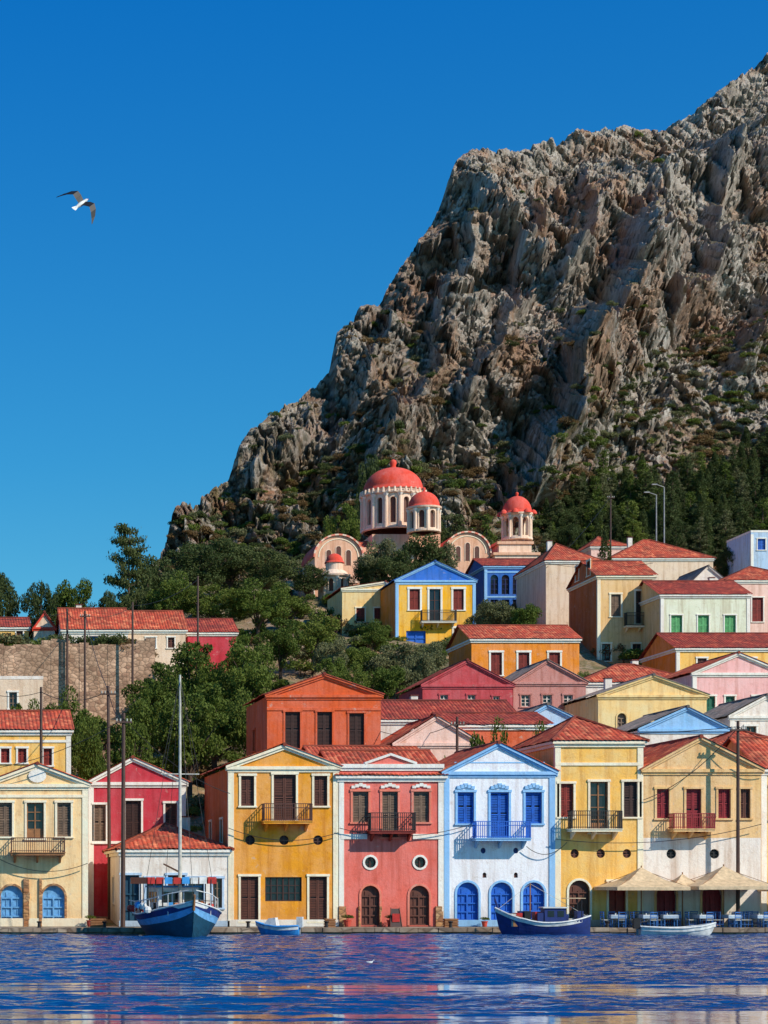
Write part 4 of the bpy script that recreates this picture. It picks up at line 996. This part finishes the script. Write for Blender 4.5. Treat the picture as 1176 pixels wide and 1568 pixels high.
mb.box(-3.5, 1.0, -1.95, 1.95, 3.2, 3.27, 'canvas')
for a0 in np.linspace(-1.95, 1.5, 8): mb.box(1.0, 1.06, a0, a0+.42, 2.95, 3.3+R.random()*.05, R.choice(['redcloth', 'hullwhite', 'redcloth', 'skyhull']))
mb.box(-3.5, 1.0, -2.0, -1.94, 2.95, 3.32, 'redcloth'); mb.box(-3.5, 1.0, 1.94, 2.0, 2.95, 3.32, 'redcloth')
for yy in (-1, 1):
    mb.tube([(-3.4, 2.1*yy, 2.0), (-1, 2.25*yy, 1.95), (1.5, 1.95*yy, 2.1), (2.9, 1.2*yy, 2.4), (3.6, .2*yy, 2.6)], .03, 'hullwhite')
    for (xx, y_, zt_) in ((-2.4, 2.18, 1.98), (-1, 2.25, 1.95), (.3, 2.15, 2.0), (1.5, 1.95, 2.1), (2.3, 1.6, 2.25), (2.9, 1.2, 2.4)): mb.cyl((xx, y_*yy, 1.2), (xx, y_*yy, zt_), .025, .025, 'hullwhite', 5)
for i in range(26): a, c_ = R.uniform(-3, 2.6), R.uniform(-1.5, 1.2); mb.box(a, a+R.uniform(.2, .6), c_, c_+R.uniform(.2, .5), 1.05, 1.3+R.random()*.7, R.choice(['skyhull', 'redcloth', 'hullwhite', 'woodtan', 'netorange', 'black']))
for i in range(10): mb.revolve([(0, -.22), (.18, -.15), (.23, 0), (.18, .15), (0, .22)], (R.uniform(-3, 2.2), R.choice((-2.2, 2.15)), 1.45+R.random()*.3), R.choice(['hullwhite', 'redcloth', 'skyhull', 'netorange']), 8)
mb.revolve([(.28, -.06), (.36, 0), (.28, .06), (.2, 0), (.28, -.06)], (1.4, .5, 1.75), 'netorange', 14)
mb.make('awning_and_gear', e)
mb = MB(); mt = Z(1035, 115.5); mb.cyl((.6, 0, .6), (.6, 0, mt), .12, .06, 'ropewhite', 8); mb.cyl((.6, -1.1, mt*.62), (.6, 1.1, mt*.62), .035, .035, 'ropewhite', 6); mb.cyl((.6, 0, 3.6), (-3.6, 0, 4.1), .06, .05, 'woodtan', 6)
for q in ((3.8, 0, 2.2), (-3.6, 0, 1.7), (.4, 2.2, 1.3), (.4, -2.2, 1.3), (.6, 1.1, mt*.62), (.6, -1.1, mt*.62)): mb.cyl((.6, 0, mt-.2), q, .015, .015, 'ironblack', 4)
mb.make('mast_and_rigging', e)
e = empty('navy_wooden_boat', (X(835, 117.2), 117.4, 0), math.radians(176)); mb = MB(); hull(mb, 5.1, 1.9, -.35, .72, .85, .4, 'navy', 'navy', 'woodtan', .3, stripe='navy', strake=.9)
mb.make('hull', e); mb = MB()
mb.box(-1.1, .1, -.55, .55, .6, 1.55, 'navy'); mb.box(-1.2, .2, -.63, .63, 1.55, 1.62, 'hullwhite')
for xx in (-.8, -.25): mb.box(xx-.18, xx+.18, .545, .56, 1.05, 1.4, 'glass')
mb.cyl((.8, 0, .4), (.8, 0, 3.0), .05, .035, 'woodtan', 6); mb.cyl((2.55, 0, 1.2), (2.8, 0, 2.1), .07, .05, 'navy', 6)
for yy in (-.5, .5): mb.cyl((-2.0, yy, .6), (-2.0, yy, 2.1), .03, .03, 'ironblack', 5)
mb.box(-2.2, -1.1, -.6, .6, 2.1, 2.14, 'canvas')
for i in range(18): a = R.uniform(-2.2, 1.8); mb.box(a, a+.35, -.5, .2+R.random()*.4, .5, .8+R.random()*.6, R.choice(['navy', 'black', 'woodtan', 'ropewhite', 'redcloth', 'netorange']))
for q in ((2.6, 0, 1.5), (-2.4, 0, 1.1)): mb.cyl((.8, 0, 2.95), q, .014, .014, 'ropewhite', 4)
mb.make('cabin_and_gear', e)
e = empty('small_blue_boat', (X(431, 117), 117.6, 0), math.radians(158)); mb = MB(); hull(mb, 2.3, 1.2, -.2, .5, .25, .05, 'skyhull', 'skyhull', 'hullwhite', .6); mb.make('hull', e)
mb = MB(); mb.box(-.3, .0, -.42, .42, .4, .46, 'woodtan'); mb.box(-1.35, -1.0, -.16, .16, .45, 1.05, 'hullwhite'); mb.box(-1.2, -1.08, -.05, .05, -.2, .5, 'greymetal')
mb.add([(.1,-.45,.5),(.9,-.3,.6),(.9,.3,.6),(.1,.45,.5),(.2,-.36,1.0),(.6,-.26,.95),(.6,.26,.95),(.2,.36,1.0)], [(4,5,6,7),(0,1,5,4),(1,2,6,5),(2,3,7,6),(3,0,4,7)], 'hullwhite'); mb.box(.63, .8, -.2, .2, .7, .72, 'glass'); mb.make('seat_and_outboard', e)
e = empty('white_dinghy', (X(1042, 117), 117.8, 0), math.radians(-6)); mb = MB(); hull(mb, 4.0, 1.4, -.25, .4, .3, .08, 'hullwhite', 'hullwhite', 'paleblue', .65); mb.make('hull', e)
mb = MB(); mb.box(-.6, -.3, -.6, .6, .3, .36, 'woodtan'); mb.box(.5, .8, -.5, .5, .32, .38, 'woodtan'); mb.box(-2.35, -2.0, -.17, .17, .35, .95, 'ironblack'); mb.box(-2.2, -2.08, -.05, .05, -.3, .4, 'greymetal'); mb.cyl((-2.0, .1, .7), (-1.5, .2, .8), .025, .03, 'ironblack', 5); mb.make('seats_and_outboard', e)

# ---------------------------------------------------------------- cafe
def parasol(px, D, w, ytop, yedge):
    e = empty('cafe_parasol', (X(px, D), D, Q)); zt = Z(ytop, D)-Q; zed = Z(yedge, D)-Q; h = w/2; mb = MB()
    for i in range(4):
        a, b_ = [(-h,-h),(h,-h),(h,h),(-h,h)][i], [(-h,-h),(h,-h),(h,h),(-h,h)][(i+1) % 4]
        m1 = ((a[0]+b_[0])/2, (a[1]+b_[1])/2)
        md = (zt*.35+zed*.65-.06)
        mb.add([(a[0],a[1],zed),(m1[0],m1[1],zed-.02),(m1[0]*.5,m1[1]*.5,md),(a[0]*.5,a[1]*.5,md+.05)], [(0,1,2,3)], 'canvas')
        mb.add([(m1[0],m1[1],zed-.02),(b_[0],b_[1],zed),(b_[0]*.5,b_[1]*.5,md+.05),(m1[0]*.5,m1[1]*.5,md)], [(0,1,2,3)], 'canvas')
        mb.add([(a[0]*.5,a[1]*.5,md+.05),(m1[0]*.5,m1[1]*.5,md),(0,0,zt)], [(0,1,2)], 'canvas'); mb.add([(m1[0]*.5,m1[1]*.5,md),(b_[0]*.5,b_[1]*.5,md+.05),(0,0,zt)], [(0,1,2)], 'canvas')
        mb.add([(a[0],a[1],zed),(b_[0],b_[1],zed),(b_[0],b_[1],zed-.2),(a[0],a[1],zed-.2)], [(0,1,2,3)], 'canvas')
    mb.make('canopy', e); mb = MB(); mb.cyl((0,0,0), (0,0,zt+.1), .045, .04, 'woodtan', 8); mb.box(-.35, .35, -.35, .35, 0, .08, 'greymetal')
    for a in ((-h,-h),(h,-h),(h,h),(-h,h)): mb.cyl((0,0,zt-.12), (a[0]*.97, a[1]*.97, zed-.02), .02, .015, 'woodtan', 5)
    mb.make('pole_and_ribs', e)
parasol(982, 121.9, 4.3, 1328, 1358); parasol(1108, 121.9, 4.7, 1326, 1357); parasol(1235, 122, 4.3, 1330, 1360)
parasol(1045, 122.9, 2.2, 1338, 1358)
def chairmesh():
    mb = MB()
    for xx in (-.2, .2):
        mb.cyl((xx,-.2,0), (xx,-.2,.45), .022, .022, 'chairblue', 6); mb.cyl((xx,.2,0), (xx*1.02,.26,.95), .022, .02, 'chairblue', 6); mb.cyl((xx,-.2,.2), (xx,.2,.2), .015, .015, 'chairblue', 5)
    mb.box(-.23, .23, -.23, .23, .44, .48, 'ropewhite')
    for zz in (.6, .74, .88): mb.box(-.2, .2, .215, .25, zz, zz+.06, 'chairblue')
    mb.cyl((-.2,-.2,.25), (.2,-.2,.25), .015, .015, 'chairblue', 5)
    o = mb.make('cafe_chair'); me = o.data; bpy.data.objects.remove(o); return me
cm = chairmesh()
def tablemesh():
    mb = MB(); mb.box(-.42, .42, -.42, .42, .72, .76, 'hullwhite'); mb.box(-.44, .44, -.44, .44, .55, .72, 'paleblue') 
    for a in (-.36, .36):
        for b_ in (-.36, .36): mb.cyl((a,b_,0), (a,b_,.72), .03, .025, 'chairblue', 6)
    mb.cyl((.1,.1,.76), (.1,.1,.95), .035, .02, 'greymetal', 6); mb.cyl((-.15,-.1,.76), (-.15,-.1,.86), .03, .03, 'hullwhite', 6)
    o = mb.make('cafe_table'); me = o.data; bpy.data.objects.remove(o); return me
tm = tablemesh()
for i, px in enumerate([948, 990, 1030, 1075, 1120, 1160, 1200]):
    for D in (120.9, 122.4):
        x = X(px+R.uniform(-5, 5), D); o = bpy.data.objects.new('cafe_table', tm); o.location = (x, D, Q); o.rotation_euler = (0,0,R.uniform(-.2,.2)); COL.objects.link(o)
        for a in (0, math.pi/2, math.pi, -math.pi/2):
            if R.random() < .25: continue
            o = bpy.data.objects.new('cafe_chair', cm); o.location = (x+math.sin(a)*.72, D+math.cos(a)*.72, Q); o.rotation_euler = (0,0,-a+R.uniform(-.3,.3)); COL.objects.link(o)
mb = MB(); mb.add([(-.35,-.3,0),(.35,-.3,0),(.25,0,1.1),(-.25,0,1.1),(-.35,.3,0),(.35,.3,0)], [(0,1,2,3),(4,5,2,3)], 'darkbrown'); mb.cyl((-.35,-.3,0), (-.25,0,1.15), .03, .03, 'brown'); mb.cyl((.35,-.3,0), (.25,0,1.15), .03, .03, 'brown'); mb.box(-.22,.22,-.26,-.2,.3,.8,'redcloth')
mb.make('menu_board', loc=(X(605, 123), 123, Q))
for px in (60, 160, 380, 500, 690, 930):
    mb = MB(); mb.revolve([(.14, 0), (.1, .05), (.09, .28), (.15, .33), (.15, .38), (0, .4)], (0,0,0), 'ironblack', 12); mb.make('mooring_bollard', loc=(X(px, 120.4), 120.4, Q))
for px, w_ in ((690, .8), (150, .9), (505, .6), (880, .7)):
    mb = MB()
    for i in range(4):
        mb.box(-w_/2, w_/2, -.25, -.22, i*.14, i*.14+.1, 'woodtan'); mb.box(-w_/2, w_/2, .22, .25, i*.14, i*.14+.1, 'woodtan')
        for sx_ in (-w_/2, w_/2): mb.box(sx_-.02, sx_+.02, -.22, .22, i*.14+.005, i*.14+.095, 'woodtan')
    mb.box(-w_/2+.03, w_/2-.03, -.21, .21, .02, .45, 'netorange'); mb.make('fish_crate', loc=(X(px, 121.5), 121.5, Q+.005))
def pot(px, D=123.4, s=1):
    e = empty('potted_plant', (X(px, D), D, Q)); mb = MB(); mb.revolve([(0, 0), (.16*s, 0), (.22*s, .35*s), (.25*s, .35*s), (.25*s, .4*s), (.1, .38*s)], (0,0,0), 'coral', 12); mb.make('pot', e)
    o = bpy.data.objects.new('plant', TM['shrub'][0]); o.scale = (.28*s,)*3; o.location = (0,0,.36*s); COL.objects.link(o); o.parent = e
for px in (138, 532, 598, 742, 862): pot(px, s=R.uniform(.7, 1.1))

# ---------------------------------------------------------------- gull
def loft(mb, rings, m, n=10):
    vs = []; 
    for (c, ry_, rz_) in rings:
        for i in range(n): t = 2*math.pi*i/n; vs.append((c[0], c[1]+ry_*math.cos(t), c[2]+rz_*math.sin(t)))
    fs = [(j*n+i, j*n+(i+1) % n, (j+1)*n+(i+1) % n, (j+1)*n+i) for j in range(len(rings)-1) for i in range(n)]
    fs += [tuple(range(n)), tuple(range((len(rings)-1)*n, len(rings)*n))]; mb.add(vs, fs, m)
Db = 66; e = empty('seagull', (X(125, Db), Db, Z(312, Db))); e.rotation_euler = (math.radians(48), math.radians(40), math.radians(-20))
mb = MB()
loft(mb, [((-.3,0,0),.012,.012),((-.2,0,0),.055,.045),((-.05,0,0),.08,.07),((.1,0,.0),.075,.07),((.18,0,.02),.05,.05),((.23,0,.03),.046,.046),((.27,0,.03),.03,.03)], 'hullwhite')
loft(mb, [((.27,0,.03),.018,.018),((.34,0,.015),.006,.008)], 'netorange')
mb.add([(-.2,-.04,0),(-.2,.04,0),(-.4,.09,.0),(-.42,0,.0),(-.4,-.09,0)], [(0,1,2,3,4)], 'hullwhite')
mb.v = [(-y_, x_, z_) for x_, y_, z_ in mb.v]
mb.make('body', e, smooth=True)
mb = MB()
for s in (-1, 1):
    st = [(0.04, -.1, .13, 0.03), (.2, -.11, .16, .12), (.36, -.08, .17, .17), (.52, -.17, .08, .1), (.66, -.26, -.08, -.01), (.78, -.36, -.32, -.1)]
    for j, (a, b_) in enumerate(zip(st[:-1], st[1:])):
        mb.add([(s*a[0],a[1],a[3]),(s*b_[0],b_[1],b_[3]),(s*b_[0],b_[2],b_[3]+.012),(s*a[0],a[2],a[3]+.02),(s*a[0],a[2]-.03,a[3]-.015),(s*b_[0],b_[2]-.03,b_[3]-.012)],
               [(0,1,2,3),(3,2,5,4),(0,1,5,4)], 'black')
mb.make('wings', e)
Dg = 75; mb = MB(); loft(mb, [((-.24,0,.12),.01,.01),((-.15,0,.09),.06,.04),((0,0,.06),.1,.08),((.1,0,.08),.08,.07),((.15,0,.14),.035,.05),((.17,0,.21),.035,.035),((.21,0,.22),.03,.025),((.27,0,.21),.006,.006)], 'hullwhite'); mb.v = [(a*.6, b_*.6, c_*.6) for a, b_, c_ in mb.v]; mb.make('floating_gull', loc=(X(567, Dg), Dg, 0.03), smooth=True)

# ---------------------------------------------------------------- light / sky / camera
el, az = math.radians(38), math.radians(48)
S = Vector((math.cos(el)*math.sin(az), -math.cos(el)*math.cos(az), math.sin(el)))
sl = bpy.data.lights.new('sun', 'SUN'); sl.energy = 5.0; sl.angle = math.radians(.5); sl.color = (1, .91, .78)
so = bpy.data.objects.new('sun', sl); so.rotation_euler = (-S).to_track_quat('-Z', 'Y').to_euler(); so.location = (100, -100, 150); COL.objects.link(so)
w = bpy.data.worlds.new('World'); sc.world = w; w.use_nodes = True; nt = w.node_tree; nt.nodes.clear()
out = nt.nodes.new('ShaderNodeOutputWorld'); bg = nt.nodes.new('ShaderNodeBackground'); bg.inputs[1].default_value = .095
sky = nt.nodes.new('ShaderNodeTexSky'); sky.sky_type = 'NISHITA'; sky.sun_disc = False; sky.sun_elevation = el; sky.sun_rotation = math.atan2(S.x, S.y)
sky.air_density = 1.0; sky.dust_density = .5; sky.ozone_density = 2.5
tc = nt.nodes.new('ShaderNodeTexCoord'); va = nt.nodes.new('ShaderNodeVectorMath'); va.operation = 'ADD'; va.inputs[1].default_value = (0, 0, .08)
vn = nt.nodes.new('ShaderNodeVectorMath'); vn.operation = 'NORMALIZE'
nt.links.new(tc.outputs['Generated'], va.inputs[0]); nt.links.new(va.outputs[0], vn.inputs[0]); nt.links.new(vn.outputs[0], sky.inputs[0])
hs = nt.nodes.new('ShaderNodeHueSaturation'); hs.inputs['Saturation'].default_value = 1.3; nt.links.new(sky.outputs[0], hs.inputs['Color'])
sz = nt.nodes.new('ShaderNodeSeparateXYZ'); nt.links.new(tc.outputs['Generated'], sz.inputs[0])
tcol = ramp(nt, sz.outputs[2], [(.08, (1.0, 1.6, 1.3, 1)), (.2, (.5, 1.45, 1.5, 1)), (.4, (.12, 1.25, 1.75, 1))])
tint = mix(nt, 1.0, hs.outputs[0], tcol, 'MULTIPLY')
nt.links.new(tint, bg.inputs[0]); nt.links.new(bg.outputs[0], out.inputs[0])
cd = bpy.data.cameras.new('camera'); cam = bpy.data.objects.new('camera', cd); COL.objects.link(cam); sc.camera = cam
cam.location = (0, 0, EYE); cam.rotation_euler = (math.radians(90), 0, 0)
cd.sensor_fit = 'AUTO'; cd.sensor_width = 36; cd.lens = F/1568*36; cd.clip_end = 8000; cd.clip_start = .5
cd.shift_x = (588-PX0)/1568; cd.shift_y = (HY-784)/1568
sc.view_settings.view_transform = 'Standard'; sc.view_settings.look = 'None'; sc.view_settings.exposure = 0
